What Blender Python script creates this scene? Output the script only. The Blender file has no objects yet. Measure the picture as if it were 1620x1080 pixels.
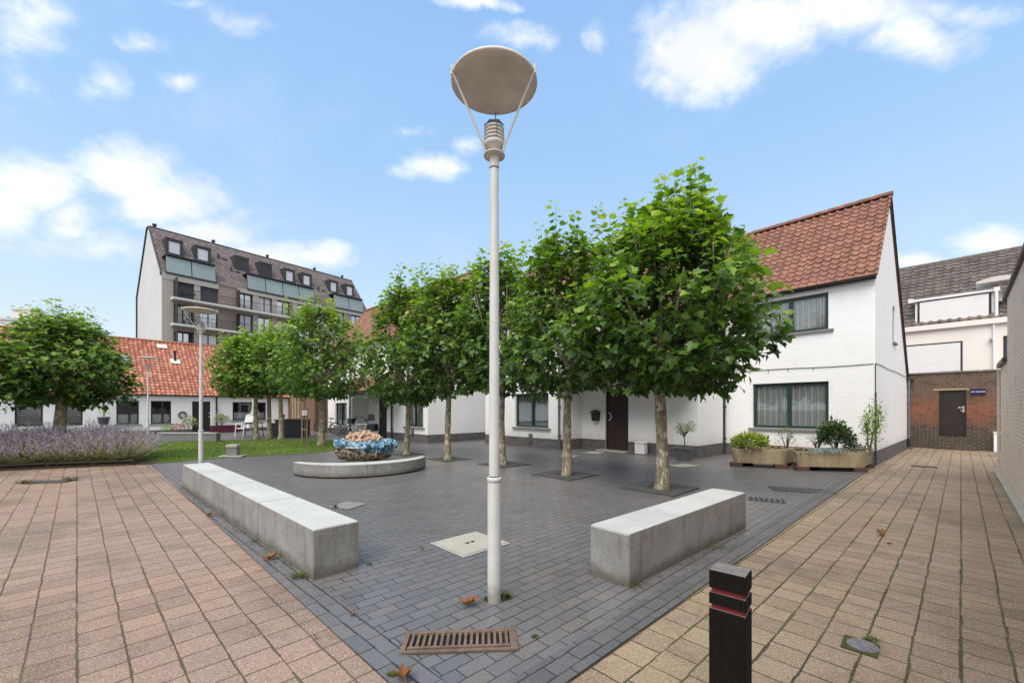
import bpy, math, random
import numpy as np
from mathutils import Vector, Matrix, noise as mnoise
rnd = random.Random(7)
H, F, CX, HY = 1.42, 660.0, 810.0, 647.0      # camera height and calibration of the place survey
COL = bpy.context.scene.collection
SC = bpy.context.scene
rad = math.radians

def G(px, py):
    Y = H * F / (py - HY)
    return ((px - CX) / F * Y, Y)

class Frame:
    """a facade frame: local x along the wall, y into the building"""
    def __init__(s, o, deg):
        s.o = o; s.a = rad(deg); c, n = math.cos(s.a), math.sin(s.a)
        s.ex = (c, n); s.ey = (-n, c)
    def w(s, x, y):
        return (s.o[0] + x * s.ex[0] + y * s.ey[0], s.o[1] + x * s.ex[1] + y * s.ey[1])
    def x(s, px, y=0.0):
        k = (px - CX) / F
        bx = s.o[0] + y * s.ey[0]; by = s.o[1] + y * s.ey[1]
        return (k * by - bx) / (s.ex[0] - k * s.ex[1])
    def z(s, px, py, y=0.0):
        return H - (py - HY) / F * s.w(s.x(px, y), y)[1]
    def loc(s, p):
        dx, dy = p[0] - s.o[0], p[1] - s.o[1]
        return (dx * s.ex[0] + dy * s.ex[1], dx * s.ey[0] + dy * s.ey[1])
    def sub(s, x, y):
        f = Frame(s.w(x, y), math.degrees(s.a)); return f

# ------------------------------------------------------------------ mesh helpers
class MB:
    def __init__(s):
        s.v = []; s.f = []; s.sm = []; s.uv = []
    def add(s, vs, fs, smooth=False, uvs=None):
        b = len(s.v); s.v += [tuple(p) for p in vs]
        for i, f in enumerate(fs):
            s.f.append(tuple(b + k for k in f)); s.sm.append(smooth)
            s.uv.append(uvs[i] if uvs else None)
    def box(s, x0, x1, y0, y1, z0, z1, bev=0.0):
        if x0 > x1: x0, x1 = x1, x0
        if y0 > y1: y0, y1 = y1, y0
        if bev <= 0:
            v = [(x0,y0,z0),(x1,y0,z0),(x1,y1,z0),(x0,y1,z0),(x0,y0,z1),(x1,y0,z1),(x1,y1,z1),(x0,y1,z1)]
            s.add(v, [(0,3,2,1),(4,5,6,7),(0,1,5,4),(1,2,6,5),(2,3,7,6),(3,0,4,7)])
        else:
            s.prism([(x0,y0),(x1,y0),(x1,y1),(x0,y1)], z0, z1, bev)
    def prism(s, pts, z0, z1, bev=0.0):
        """vertical prism of a ccw outline, optionally chamfered at top edge and corners"""
        pts = [tuple(p) for p in pts]
        if bev > 0:
            q = []
            n = len(pts)
            for i in range(n):
                p, a, c = Vector(pts[i]), Vector(pts[i-1]), Vector(pts[(i+1) % n])
                q.append(p + (a - p).normalized() * bev); q.append(p + (c - p).normalized() * bev)
            n = len(q); cx = sum(p[0] for p in q)/n; cy = sum(p[1] for p in q)/n
            def ins(p):
                d = Vector((cx, cy)) - Vector(p); l = d.length
                return Vector(p) + d * (bev / max(l, 1e-6))
            v = [(p[0],p[1],z0) for p in q] + [(p[0],p[1],z1-bev) for p in q] + [(ins(p)[0],ins(p)[1],z1) for p in q]
            f = [tuple(range(n))[::-1], tuple(range(2*n, 3*n))]
            for r in (0, n):
                for i in range(n):
                    j = (i+1) % n; f.append((r+i, r+j, r+n+j, r+n+i))
            s.add(v, f)
        else:
            n = len(pts)
            v = [(p[0],p[1],z0) for p in pts] + [(p[0],p[1],z1) for p in pts]
            f = [tuple(range(n))[::-1], tuple(range(n, 2*n))]
            for i in range(n):
                j = (i+1) % n; f.append((i, j, n+j, n+i))
            s.add(v, f)
    def obox(s, c, ax, hx, hy, z0, z1, bev=0.0):
        """box oriented by angle ax (radians) about centre c"""
        ca, sa = math.cos(ax), math.sin(ax)
        P = [(c[0]+ca*a*hx-sa*b*hy, c[1]+sa*a*hx+ca*b*hy) for a, b in ((-1,-1),(1,-1),(1,1),(-1,1))]
        s.prism(P, z0, z1, bev)
    def tube(s, pts, r, n=8, smooth=True, cap=True):
        pts = [Vector(p) for p in pts]
        if not isinstance(r, (list, tuple)): r = [r]*len(pts)
        v = []; f = []
        up = None
        for i, p in enumerate(pts):
            d = (pts[min(i+1, len(pts)-1)] - pts[max(i-1, 0)])
            d = d.normalized() if d.length > 1e-9 else Vector((0,0,1))
            if up is None:
                up = Vector((0,0,1)) if abs(d.z) < .9 else Vector((1,0,0))
            a = d.cross(up)
            if a.length < 1e-4: a = d.cross(Vector((0,1,0)))
            a.normalize(); b = a.cross(d).normalized(); up = b if abs(d.z) >= .9 else up
            for k in range(n):
                t = 2*math.pi*k/n
                v.append(p + a*math.cos(t)*r[i] + b*math.sin(t)*r[i])
        for i in range(len(pts)-1):
            for k in range(n):
                j = (k+1) % n
                f.append((i*n+k, (i+1)*n+k, (i+1)*n+j, i*n+j))
        s.add(v, f, smooth)
        if cap:
            s.add([v[k] for k in range(n)], [tuple(range(n))])
            s.add([v[(len(pts)-1)*n+k] for k in range(n)], [tuple(range(n))[::-1]])
    def lathe(s, prof, c=(0,0,0), n=24, smooth=True):
        v = []; f = []
        for (r, z) in prof:
            for k in range(n):
                t = 2*math.pi*k/n
                v.append((c[0]+r*math.cos(t), c[1]+r*math.sin(t), c[2]+z))
        for i in range(len(prof)-1):
            for k in range(n):
                j = (k+1) % n
                f.append((i*n+k, i*n+j, (i+1)*n+j, (i+1)*n+k))
        s.add(v, f, smooth)
    def quad(s, *p, uv=None):
        s.add(p, [tuple(range(len(p)))], uvs=[uv] if uv else None)
    def torus(s, c, Rr, r, axis='z', n=24, m=8):
        v = []; f = []
        for i in range(n):
            t = 2*math.pi*i/n
            for k in range(m):
                q = 2*math.pi*k/m
                a = (Rr+r*math.cos(q))*math.cos(t); b = (Rr+r*math.cos(q))*math.sin(t); z = r*math.sin(q)
                if axis == 'z': p = (a, b, z)
                elif axis == 'y': p = (a, z, b)
                else: p = (z, a, b)
                v.append((c[0]+p[0], c[1]+p[1], c[2]+p[2]))
        for i in range(n):
            for k in range(m):
                i2, k2 = (i+1) % n, (k+1) % m
                f.append((i*m+k, i2*m+k, i2*m+k2, i*m+k2))
        s.add(v, f, True)
    def build(s, name, mat, parent=None):
        me = bpy.data.meshes.new(name)
        me.from_pydata(s.v, [], s.f)
        me.polygons.foreach_set('use_smooth', s.sm)
        uvl = me.uv_layers.new(name='UVMap')
        buf = np.zeros(len(me.loops)*2, dtype=np.float32)
        li = 0
        for pi, f in enumerate(s.f):
            cu = s.uv[pi]
            if cu is not None:
                for (a, b) in cu: buf[li*2] = a; buf[li*2+1] = b; li += 1
                continue
            p = [s.v[k] for k in f]
            nx = ny = nz = 0.0
            for i in range(len(p)):
                a = p[i]; b = p[(i+1) % len(p)]
                nx += (a[1]-b[1])*(a[2]+b[2]); ny += (a[2]-b[2])*(a[0]+b[0]); nz += (a[0]-b[0])*(a[1]+b[1])
            l = math.sqrt(nx*nx+ny*ny+nz*nz) or 1.0
            nz /= l
            if abs(nz) > .75:
                for q in p: buf[li*2] = q[0]; buf[li*2+1] = q[1]; li += 1
            else:
                h = math.hypot(nx, ny) or 1.0
                tx, ty = -ny/h, nx/h
                if abs(ty) > abs(tx):
                    if ty < 0: tx, ty = -tx, -ty
                elif tx < 0: tx, ty = -tx, -ty
                for q in p: buf[li*2] = q[0]*tx+q[1]*ty; buf[li*2+1] = q[2]; li += 1
        uvl.data.foreach_set('uv', buf)
        mats = mat if isinstance(mat, (list, tuple)) else [mat]
        for m in mats: me.materials.append(m)
        me.update()
        o = bpy.data.objects.new(name, me)
        COL.objects.link(o)
        if parent is not None: o.parent = parent
        return o

def thing(name, label, cat, loc=(0,0,0), rotz=0.0, group=None):
    o = bpy.data.objects.new(name, None); COL.objects.link(o)
    o.empty_display_size = .2
    o.location = (loc[0], loc[1], loc[2] if len(loc) > 2 else 0.0); o.rotation_euler = (0, 0, rotz)
    return tag(o, label, cat, group)
def tag(o, label, cat, group=None, kind=None):
    o['label'] = label; o['category'] = cat
    if group: o['group'] = group
    if kind: o['kind'] = kind
    return o
def struct(o):
    o['kind'] = 'structure'; return o
def copy_tree(o, parent=None, loc=None, rotz=None, label=None, scale=None):
    c = o.copy(); COL.objects.link(c)
    if parent is not None: c.parent = parent
    if loc is not None: c.location = (loc[0], loc[1], loc[2] if len(loc) > 2 else 0.0)
    if rotz is not None: c.rotation_euler = (0, 0, rotz)
    if scale is not None: c.scale = (scale, scale, scale) if not isinstance(scale, tuple) else scale
    if label: c['label'] = label
    for ch in list(o.children): copy_tree(ch, c)
    return c

# ------------------------------------------------------------------ material helpers
class NT:
    def __init__(s, name):
        s.m = bpy.data.materials.new(name); s.m.use_nodes = True
        s.t = s.m.node_tree; s.t.nodes.clear()
        s.out = s.n('ShaderNodeOutputMaterial')
    def n(s, typ, **kw):
        x = s.t.nodes.new(typ)
        for k, v in kw.items(): setattr(x, k, v)
        return x
    def link(s, a, b): s.t.links.new(a, b)
    def inp(s, node, key, val):
        if val is None: return
        if hasattr(val, 'node') and hasattr(val, 'is_output'): s.link(val, node.inputs[key])
        else: node.inputs[key].default_value = val
    def m_(s, op, a, b=None, c=None, clamp=False):
        x = s.n('ShaderNodeMath', operation=op, use_clamp=clamp)
        s.inp(x, 0, a); s.inp(x, 1, b); s.inp(x, 2, c)
        return x.outputs[0]
    def vm(s, op, a, b=None, out=0):
        x = s.n('ShaderNodeVectorMath', operation=op)
        s.inp(x, 0, a); s.inp(x, 1, b)
        return x.outputs['Value'] if op in ('DOT_PRODUCT', 'LENGTH', 'DISTANCE') else x.outputs[0]
    def noise(s, vec, scale, detail=4, rough=.55, dim='3D', dist=0.0):
        x = s.n('ShaderNodeTexNoise', noise_dimensions=dim)
        if vec is not None: s.link(vec, x.inputs['Vector'])
        x.inputs['Scale'].default_value = scale; x.inputs['Detail'].default_value = detail
        x.inputs['Roughness'].default_value = rough; x.inputs['Distortion'].default_value = dist
        return x.outputs['Fac']
    def ramp(s, fac, stops, interp='LINEAR'):
        x = s.n('ShaderNodeValToRGB'); e = x.color_ramp; e.interpolation = interp
        while len(e.elements) < len(stops): e.elements.new(0.5)
        for i, (p, c) in enumerate(stops):
            e.elements[i].position = p
            e.elements[i].color = (c, c, c, 1) if isinstance(c, (int, float)) else (c[0], c[1], c[2], 1)
        s.inp(x, 'Fac', fac)
        return x.outputs['Color']
    def mix(s, fac, a, b, mode='MIX'):
        x = s.n('ShaderNodeMix', data_type='RGBA', blend_type=mode)
        s.inp(x, 0, fac)
        for i, v in ((6, a), (7, b)):
            if isinstance(v, tuple): v = (v[0], v[1], v[2], 1)
            s.inp(x, i, v)
        return x.outputs[2]
    def smooth(s, v, a, b, o0=0.0, o1=1.0):
        x = s.n('ShaderNodeMapRange', interpolation_type='SMOOTHSTEP')
        s.inp(x, 0, v); x.inputs[1].default_value = a; x.inputs[2].default_value = b
        x.inputs[3].default_value = o0; x.inputs[4].default_value = o1
        return x.outputs[0]
    def white(s, vec=None, w=None):
        x = s.n('ShaderNodeTexWhiteNoise', noise_dimensions='2D' if vec is not None else '1D')
        if vec is not None: s.link(vec, x.inputs['Vector'])
        else: s.inp(x, 'W', w)
        return x.outputs['Value']
    def comb(s, x, y, z=0.0):
        c = s.n('ShaderNodeCombineXYZ'); s.inp(c, 0, x); s.inp(c, 1, y); s.inp(c, 2, z)
        return c.outputs[0]
    def bump(s, h, strength=.3, dist=.01, normal=None):
        b = s.n('ShaderNodeBump'); s.inp(b, 'Height', h)
        b.inputs['Strength'].default_value = strength; b.inputs['Distance'].default_value = dist
        if normal is not None: s.link(normal, b.inputs['Normal'])
        return b.outputs[0]
    def bsdf(s, col, rough=.6, metal=0.0, normal=None, spec=.5, **kw):
        b = s.n('ShaderNodeBsdfPrincipled')
        if isinstance(col, tuple): col = (col[0], col[1], col[2], 1)
        s.inp(b, 'Base Color', col); s.inp(b, 'Roughness', rough); s.inp(b, 'Metallic', metal)
        s.inp(b, 'Specular IOR Level', spec)
        for k, v in kw.items(): s.inp(b, k, v)
        if normal is not None: s.link(normal, b.inputs['Normal'])
        return b.outputs[0]
    def done(s, sh):
        s.link(sh, s.out.inputs['Surface']); return s.m
    def pos(s): return s.n('ShaderNodeNewGeometry').outputs['Position']
    def obj(s): return s.n('ShaderNodeTexCoord').outputs['Object']
    def uvs(s): return s.n('ShaderNodeTexCoord').outputs['UV']

def simple(name, col, rough=.6, metal=0.0, var=.12, scale=6.0, bump=.1, bscale=60.0, spec=.5, bdist=.004):
    t = NT(name); p = t.obj()
    n = t.noise(p, scale, 5, .6)
    lo = tuple(max(0, c*(1-var)) for c in col); hi = tuple(min(1, c*(1+var)) for c in col)
    c = t.ramp(n, [(.3, lo), (.7, hi)])
    nb = t.noise(p, bscale, 3, .6)
    return t.done(t.bsdf(c, rough, metal, t.bump(nb, bump, bdist), spec))

def sepxy(t, v):
    x = t.n('ShaderNodeSeparateXYZ'); t.link(v, x.inputs[0]); return x.outputs[0], x.outputs[1], x.outputs[2]

def paver(name, deg, wu, wv, ju, jv, palette, joint_a, joint_b, stagger=0.0, jitter=0.0, speck=None,
          patches=None, rough=(.6, .85), border=None, mossamt=.5, bumpd=.006, wob=.006, dirt=None, spec=.4):
    """paving laid in courses; deg = direction of the long joints (world)"""
    t = NT(name); P = t.pos()
    wn = t.n('ShaderNodeTexNoise'); t.link(P, wn.inputs['Vector']); wn.inputs['Scale'].default_value = 2.2; wn.inputs['Detail'].default_value = 3
    off = t.vm('SUBTRACT', wn.outputs['Color'], (.5, .5, .5))
    sc = t.n('ShaderNodeVectorMath', operation='SCALE'); t.link(off, sc.inputs[0]); sc.inputs['Scale'].default_value = wob*1.6
    w2 = t.n('ShaderNodeTexNoise'); t.link(P, w2.inputs['Vector']); w2.inputs['Scale'].default_value = 24; w2.inputs['Detail'].default_value = 3; w2.inputs['Roughness'].default_value = .7
    s2 = t.n('ShaderNodeVectorMath', operation='SCALE'); t.link(t.vm('SUBTRACT', w2.outputs['Color'], (.5,.5,.5)), s2.inputs[0]); s2.inputs['Scale'].default_value = wob*2.2
    Q = t.vm('ADD', t.vm('ADD', P, sc.outputs[0]), s2.outputs[0])
    a = rad(deg); d = (math.cos(a), math.sin(a), 0); nrm = (-math.sin(a), math.cos(a), 0)
    v = t.vm('DOT_PRODUCT', Q, d); u = t.vm('DOT_PRODUCT', Q, nrm)
    # every stone sits a few millimetres out of line
    seg = t.white(vec=t.comb(t.m_('FLOOR', t.m_('DIVIDE', v, wv)), t.m_('FLOOR', t.m_('DIVIDE', u, wu*2))))
    u = t.m_('ADD', u, t.m_('MULTIPLY', t.m_('SUBTRACT', seg, .5), ju*.8))
    nu = t.m_('DIVIDE', u, wu); cu = t.m_('FLOOR', nu); fu = t.m_('SUBTRACT', nu, cu)
    r1 = t.white(w=cu)
    sh = t.m_('MULTIPLY', r1, jitter)
    if stagger:
        sh = t.m_('ADD', sh, t.m_('MULTIPLY', cu, stagger))
    nv = t.m_('ADD', t.m_('DIVIDE', v, wv), sh); cv = t.m_('FLOOR', nv); fv = t.m_('SUBTRACT', nv, cv)
    du = t.m_('MULTIPLY', t.m_('MINIMUM', fu, t.m_('SUBTRACT', 1.0, fu)), wu)
    dv = t.m_('MULTIPLY', t.m_('MINIMUM', fv, t.m_('SUBTRACT', 1.0, fv)), wv)
    # widths vary along the joints
    jn = t.noise(P, 5.0, 3, .6)
    jm = t.m_('MULTIPLY_ADD', jn, 1.9, .05)
    mu = t.m_('SUBTRACT', 1.0, t.smooth(t.m_('DIVIDE', du, jm), ju*.45, ju*.45+.0035))
    mv = t.m_('SUBTRACT', 1.0, t.smooth(t.m_('DIVIDE', dv, jm), jv*.45, jv*.45+.003))
    mv = t.m_('MULTIPLY', mv, 1.0)
    J = t.m_('MAXIMUM', mu, mv, clamp=True)
    rr = t.white(vec=t.comb(cu, cv))
    col = t.ramp(rr, palette)
    if patches:
        for (sc_, lo, hi, cc, amt) in patches:
            pn = t.smooth(t.noise(P, sc_, 3, .5), lo, hi)
            # patches follow whole tiles, as renewed or worn tiles do
            col = t.mix(t.m_('MULTIPLY', pn, amt), col, cc, 'MULTIPLY')
    # grain
    g = t.noise(P, 70, 4, .7)
    col = t.mix(.55, col, t.ramp(g, [(.3, .62), (.7, 1.3)]), 'MULTIPLY')
    if speck:
        vo = t.n('ShaderNodeTexVoronoi'); t.link(P, vo.inputs['Vector']); vo.inputs['Scale'].default_value = 150
        sp = t.m_('LESS_THAN', vo.outputs['Distance'], .34)
        pick = t.m_('GREATER_THAN', sepxy(t, vo.outputs['Color'])[0], speck[1])
        col = t.mix(t.m_('MULTIPLY', t.m_('MULTIPLY', sp, pick), .8), col, speck[0])
        vo2 = t.n('ShaderNodeTexVoronoi'); t.link(P, vo2.inputs['Vector']); vo2.inputs['Scale'].default_value = 210
        pk2 = t.m_('GREATER_THAN', sepxy(t, vo2.outputs['Color'])[1], .7)
        col = t.mix(t.m_('MULTIPLY', pk2, .45), col, (.12, .09, .075))
    jc = t.mix(t.smooth(t.noise(P, 1.6, 4, .65), .55-.25*mossamt, .72-.2*mossamt), joint_a, joint_b)
    if dirt:
        dn = t.smooth(t.noise(P, dirt[0], 5, .7), dirt[1], dirt[2])
        col = t.mix(t.m_('MULTIPLY', dn, dirt[4]), col, dirt[3])
    col = t.mix(J, col, jc)
    hgt = t.m_('ADD', t.m_('MULTIPLY', t.m_('SUBTRACT', 1.0, J), 1.0), t.m_('MULTIPLY', g, .25))
    hgt = t.m_('ADD', hgt, t.m_('MULTIPLY', t.white(vec=t.comb(cv, cu)), .35))
    nm = t.bump(hgt, .6, bumpd)
    rg = t.m_('MULTIPLY_ADD', t.noise(P, 3.0, 3, .6), rough[1]-rough[0], rough[0])
    return t.done(t.bsdf(col, rg, 0, nm, spec))

def brickmat(name, c1, c2, mortar, bw=.21, bh=.065, mw=.01, stain=None, bump=.5, rough=.8, zbands=None, paint=False):
    t = NT(name); uv = t.uvs()
    n1 = t.n('ShaderNodeTexNoise'); t.link(uv, n1.inputs['Vector']); n1.inputs['Scale'].default_value = 9; n1.inputs['Detail'].default_value = 3
    of = t.vm('SUBTRACT', n1.outputs['Color'], (.5, .5, .5))
    s_ = t.n('ShaderNodeVectorMath', operation='SCALE'); t.link(of, s_.inputs[0]); s_.inputs['Scale'].default_value = .012
    q = t.vm('ADD', uv, s_.outputs[0])
    b = t.n('ShaderNodeTexBrick'); t.link(q, b.inputs['Vector'])
    b.inputs['Scale'].default_value = 1.0; b.inputs['Brick Width'].default_value = bw; b.inputs['Row Height'].default_value = bh
    b.inputs['Mortar Size'].default_value = mw*.5; b.inputs['Mortar Smooth'].default_value = .3
    b.inputs['Color1'].default_value = (*c1, 1); b.inputs['Color2'].default_value = (*c2, 1); b.inputs['Mortar'].default_value = (*mortar, 1)
    col = b.outputs['Color']
    if zbands:
        x, y, z = sepxy(t, q)
        bands = t.ramp(t.m_('ADD', t.m_('DIVIDE', y, zbands[0]), t.m_('MULTIPLY', t.m_('SUBTRACT', t.noise(uv, 3, 3), .5), .25)), zbands[1])
        col = t.mix(t.m_('MULTIPLY', t.m_('SUBTRACT', 1.0, b.outputs['Fac']), .8), col, bands)
    n2 = t.noise(t.vm('MULTIPLY', uv, (1.0, .35, 1.0)) if paint else uv, 2.4, 6, .65)
    if stain: col = t.mix(t.m_('MULTIPLY', t.smooth(n2, stain[1], stain[2]), stain[3]), col, stain[0])
    if zbands:   # patched, limewashed and soot-dark areas
        col = t.mix(t.m_('MULTIPLY', t.smooth(t.noise(uv, 4.5, 6, .75), .54, .68), .55), col, (.17,.14,.105))
        col = t.mix(t.m_('MULTIPLY', t.smooth(t.noise(t.vm('ADD', uv, (7,3,0)), 7.0, 6, .75), .52, .66), .6), col, (.035,.026,.02))
    if paint:   # splash dirt and algae low on the wall
        yy = sepxy(t, uv)[1]
        sp = t.smooth(t.m_('ADD', yy, t.m_('MULTIPLY', t.noise(uv, 3.5, 5, .7), .7)), .62, 1.05, .45, 0.0)
        col = t.mix(sp, col, (.52,.49,.43))
    g = t.noise(uv, 60, 3, .7)
    col = t.mix(.5 if not paint else .12, col, t.ramp(g, [(.3, .7), (.7, 1.25)]), 'MULTIPLY')
    inv = t.m_('SUBTRACT', 1.0, b.outputs['Fac'])
    vb = t.smooth(t.noise(uv, 1.1, 4, .6), .35, .65, .25, 1.0) if paint else 1.0
    hh = t.m_('ADD', t.m_('MULTIPLY', inv, vb), t.m_('MULTIPLY', g, .3))
    return t.done(t.bsdf(col, rough, 0, t.bump(hh, bump, .008), .3))

def tilemat(name, stops, moss=(.10,.09,.06), mossr=(.55,.75,.4), rough=.7):
    t = NT(name); uv = t.uvs()
    x, y, z = sepxy(t, uv)
    cell = t.comb(t.m_('FLOOR', x), t.m_('FLOOR', y))
    r = t.white(vec=cell)
    n = t.noise(uv, .25, 4, .6)
    col = t.ramp(t.m_('ADD', t.m_('MULTIPLY', r, .6), t.m_('MULTIPLY', n, .45)), stops)
    fy = t.m_('FRACT', y)
    # weathering gathers near the lower lip of every tile
    w = t.m_('MULTIPLY', t.smooth(t.noise(uv, 1.3, 5, .7), mossr[0], mossr[1]), mossr[2])
    col = t.mix(w, col, moss)
    g = t.noise(uv, 14, 4, .7)
    col = t.mix(.6, col, t.ramp(g, [(.3, .7), (.75, 1.25)]), 'MULTIPLY')
    return t.done(t.bsdf(col, rough, 0, t.bump(g, .3, .01), .35))

M = {}
# --- ground
M['pave_left'] = paver('pink concrete pavers', 136.2, .203, .202, .0072, .0078,
    [(0, (.24,.165,.128)), (.35, (.285,.195,.148)), (.7, (.325,.222,.168)), (1, (.265,.190,.150))],
    (.085,.06,.046), (.11,.10,.045), jitter=.9, speck=((.62,.56,.50), .66),
    patches=[(.75, .50, .58, (.70,.72,.72), .8), (.28, .4, .6, (1.08,1.02,.90), .8), (2.4, .55, .62, (.84,.82,.82), .7)], mossamt=.35, dirt=(.9, .62, .8, (.24,.19,.15), .5))
M['pave_right'] = paver('yellow concrete pavers', 42.9, .199, .202, .0095, .0074,
    [(0, (.255,.182,.120)), (.3, (.305,.221,.142)), (.7, (.34,.25,.162)), (1, (.27,.195,.142))],
    (.06,.045,.03), (.085,.085,.025), jitter=.7, speck=((.60,.54,.45), .68),
    patches=[(.6, .48, .58, (.74,.73,.74), .75), (2.6, .53, .6, (.83,.80,.80), .75)], mossamt=.62, dirt=(1.1, .6, .8, (.22,.18,.14), .5))
dark_pal = [(0, (.118,.117,.122)), (.35, (.130,.129,.135)), (.75, (.143,.141,.147)), (.92, (.146,.139,.140)), (1, (.158,.144,.140))]
M['plaza'] = paver('grey brick paving', 43.4, .104, .21, .006, .005, dark_pal, (.035,.034,.035), (.05,.05,.035),
    stagger=.5, jitter=.12, patches=[(.35, .42, .6, (1.22,1.14,1.08), .5), (.8, .5, .7, (.82,.80,.78), .7)], rough=(.30,.47), mossamt=.1, wob=.004, bumpd=.0022,
    dirt=(.5, .48, .68, (.13,.118,.10), .55), spec=.7)
M['border_left'] = paver('grey brick edging left', 136.2, .102, .21, .008, .005, dark_pal, (.03,.03,.03), (.07,.075,.03),
    stagger=.5, rough=(.30,.48), mossamt=.4, wob=.004, bumpd=.0025)
M['border_right'] = paver('grey brick edging right', 42.9, .104, .21, .006, .005, [(p, tuple(c*.86 for c in q)) for p, q in dark_pal], (.03,.03,.03), (.05,.06,.02),
    stagger=.5, rough=(.36,.55), mossamt=.3, wob=.004, bumpd=.003)
M['soil'] = simple('soil', (.075,.05,.035), .95, var=.4, scale=9, bump=.8, bscale=25, bdist=.03)
M['turf'] = simple('turf base', (.10,.15,.03), .9, var=.3, scale=3, bump=.6, bscale=80, bdist=.02)
M['asphalt'] = simple('town ground', (.10,.095,.09), .9)
# --- walls
M['white_brick'] = brickmat('white painted brick', (.88,.88,.88), (.85,.85,.85), (.82,.815,.81), bh=.072, bw=.22, mw=.012,
    stain=((.66,.64,.60), .55, .8, .5), bump=.38, rough=.75, paint=True)
M['white_render'] = simple('white render', (.85,.845,.83), .8, var=.05, scale=1.2, bump=.15, bscale=40)
M['plinth'] = brickmat('grey plinth brick', (.16,.15,.15), (.11,.105,.105), (.09,.085,.08), bh=.062, mw=.01, rough=.8)
M['old_brick'] = brickmat('old yard brick', (.16,.11,.075), (.06,.042,.032), (.21,.185,.15), bh=.066, mw=.016, bump=1.0,
    stain=((.05,.045,.03), .48, .75, .75), zbands=(2.8, [(0, (.055,.043,.036)), (.27, (.055,.043,.036)), (.33, (.17,.06,.033)), (.50, (.32,.085,.038)), (.62, (.20,.075,.042)), (.74, (.15,.085,.052)), (1, (.12,.08,.055))]))
M['red_brick'] = brickmat('brown brick', (.22,.12,.075), (.15,.085,.06), (.20,.17,.14), bh=.066, mw=.014, bump=.7)
M['beige_wall'] = brickmat('beige sanded brick', (.95,.80,.64), (.86,.71,.56), (.74,.61,.48), bh=.062, bw=.3, mw=.018, bump=1.0,
    stain=((.42,.33,.26), .5, .8, .5), rough=.9)
M['cream'] = simple('cream render', (.84,.785,.73), .8, var=.04, scale=1.0, bump=.1)
M['apt_gable'] = simple('pale gable render', (.56,.56,.55), .85, var=.05, scale=.3)
M['apt_brick'] = brickmat('grey brown brick', (.36,.295,.25), (.29,.235,.20), (.30,.25,.215), bh=.07, mw=.01, bump=.2)
M['apt_dark'] = simple('dark metal cladding', (.035,.033,.034), .5)
M['apt_slab'] = simple('pale balcony concrete', (.62,.60,.56), .7, var=.06)
M['apt_stone'] = simple('grey stone render', (.42,.385,.345), .8)
M['screen'] = simple('dark sun screen', (.055,.055,.06), .7)
# --- roof
M['tiles'] = tilemat('orange clay tiles', [(.1, (.175,.085,.060)), (.4, (.228,.106,.076)), (.65, (.268,.125,.088)), (.95, (.32,.17,.115))], moss=(.17,.10,.07))
M['tiles_row'] = tilemat('weathered orange tiles', [(.1, (.26,.10,.062)), (.4, (.38,.148,.092)), (.65, (.47,.195,.128)), (.95, (.56,.30,.205))], moss=(.20,.10,.075), mossr=(.5,.7,.5))
M['tiles_dark'] = tilemat('dark concrete tiles', [(.1, (.075,.062,.055)), (.5, (.115,.097,.086)), (.95, (.18,.15,.13))], moss=(.10,.10,.06))
M['tiles_ridge'] = simple('ridge tile clay', (.22,.10,.065), .8, var=.4, scale=5, bump=.3)
M['slates'] = brickmat('brown plain tiles', (.22,.175,.168), (.12,.102,.104), (.05,.043,.043), bw=.34, bh=.34, mw=.05, bump=.9)
# --- joinery and metal
M['green_frame'] = simple('dark green frame', (.018,.045,.042), .4, var=.1, bump=.02)
M['black_frame'] = simple('charcoal frame', (.022,.028,.03), .45, var=.1, bump=.02)
M['sill'] = simple('bluestone sill', (.20,.20,.19), .7)
M['zinc'] = simple('zinc', (.20,.20,.205), .45, metal=.6, var=.2)
M['dark_zinc'] = simple('dark gutter', (.055,.05,.048), .5, metal=.3)
M['pole'] = simple('grey painted pole', (.575,.58,.565), .5, var=.12, scale=7, bump=.12, bscale=30)
M['lampdisc'] = simple('lamp disc underside', (.60,.555,.50), .6, var=.16, scale=5, bump=.05)
M['lamphead'] = simple('lamp head grey', (.56,.53,.48), .5, var=.1)
M['lampdark'] = simple('lamp cap', (.10,.13,.17), .3)
M['white_plastic'] = simple('white plastic', (.80,.80,.80), .4, var=.03, bump=.02)
M['black_plastic'] = simple('black plastic', (.02,.02,.022), .5)
M['dark_wicker'] = simple('dark furniture', (.03,.03,.04), .6)
M['chrome'] = simple('brushed steel', (.6,.6,.6), .3, metal=.9, var=.05)
M['door_brown'] = simple('brown door', (.03,.014,.013), .5, var=.2, scale=3, bump=.05)
M['door_black'] = simple('dark door', (.022,.018,.018), .5)
M['rust_door'] = simple('rusty steel door', (.017,.011,.009), .65, var=.35, scale=2.5, bump=.15, bscale=30)
M['blue_enamel'] = simple('dark blue enamel', (.008,.008,.075), .25, var=.1)
M['sign_white'] = simple('white lettering', (.8,.8,.82), .5, var=.02)
M['maroon'] = simple('maroon box', (.09,.012,.03), .5)
M['terracotta'] = simple('terracotta brick', (.085,.04,.032), .8, var=.25)
M['wood'] = simple('grey brown timber', (.24,.18,.13), .8, var=.3, scale=12)
M['timber_dark'] = simple('dark timber edging', (.035,.022,.014), .8, var=.4)
M['grate_rust'] = simple('rusty cast iron', (.145,.10,.075), .7, var=.35, scale=14, bump=.3)
M['grate_dark'] = simple('dark cast iron', (.105,.10,.098), .7, var=.3, scale=14, bump=.3)
M['pit'] = simple('dark pit', (.012,.011,.01), 1.0, var=.6)
M['cover'] = simple('pale concrete cover', (.36,.35,.29), .8, var=.1, scale=5, bump=.15)
M['cover3'] = simple('worn grey slab', (.20,.20,.195), .8, var=.12, scale=5)
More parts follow.
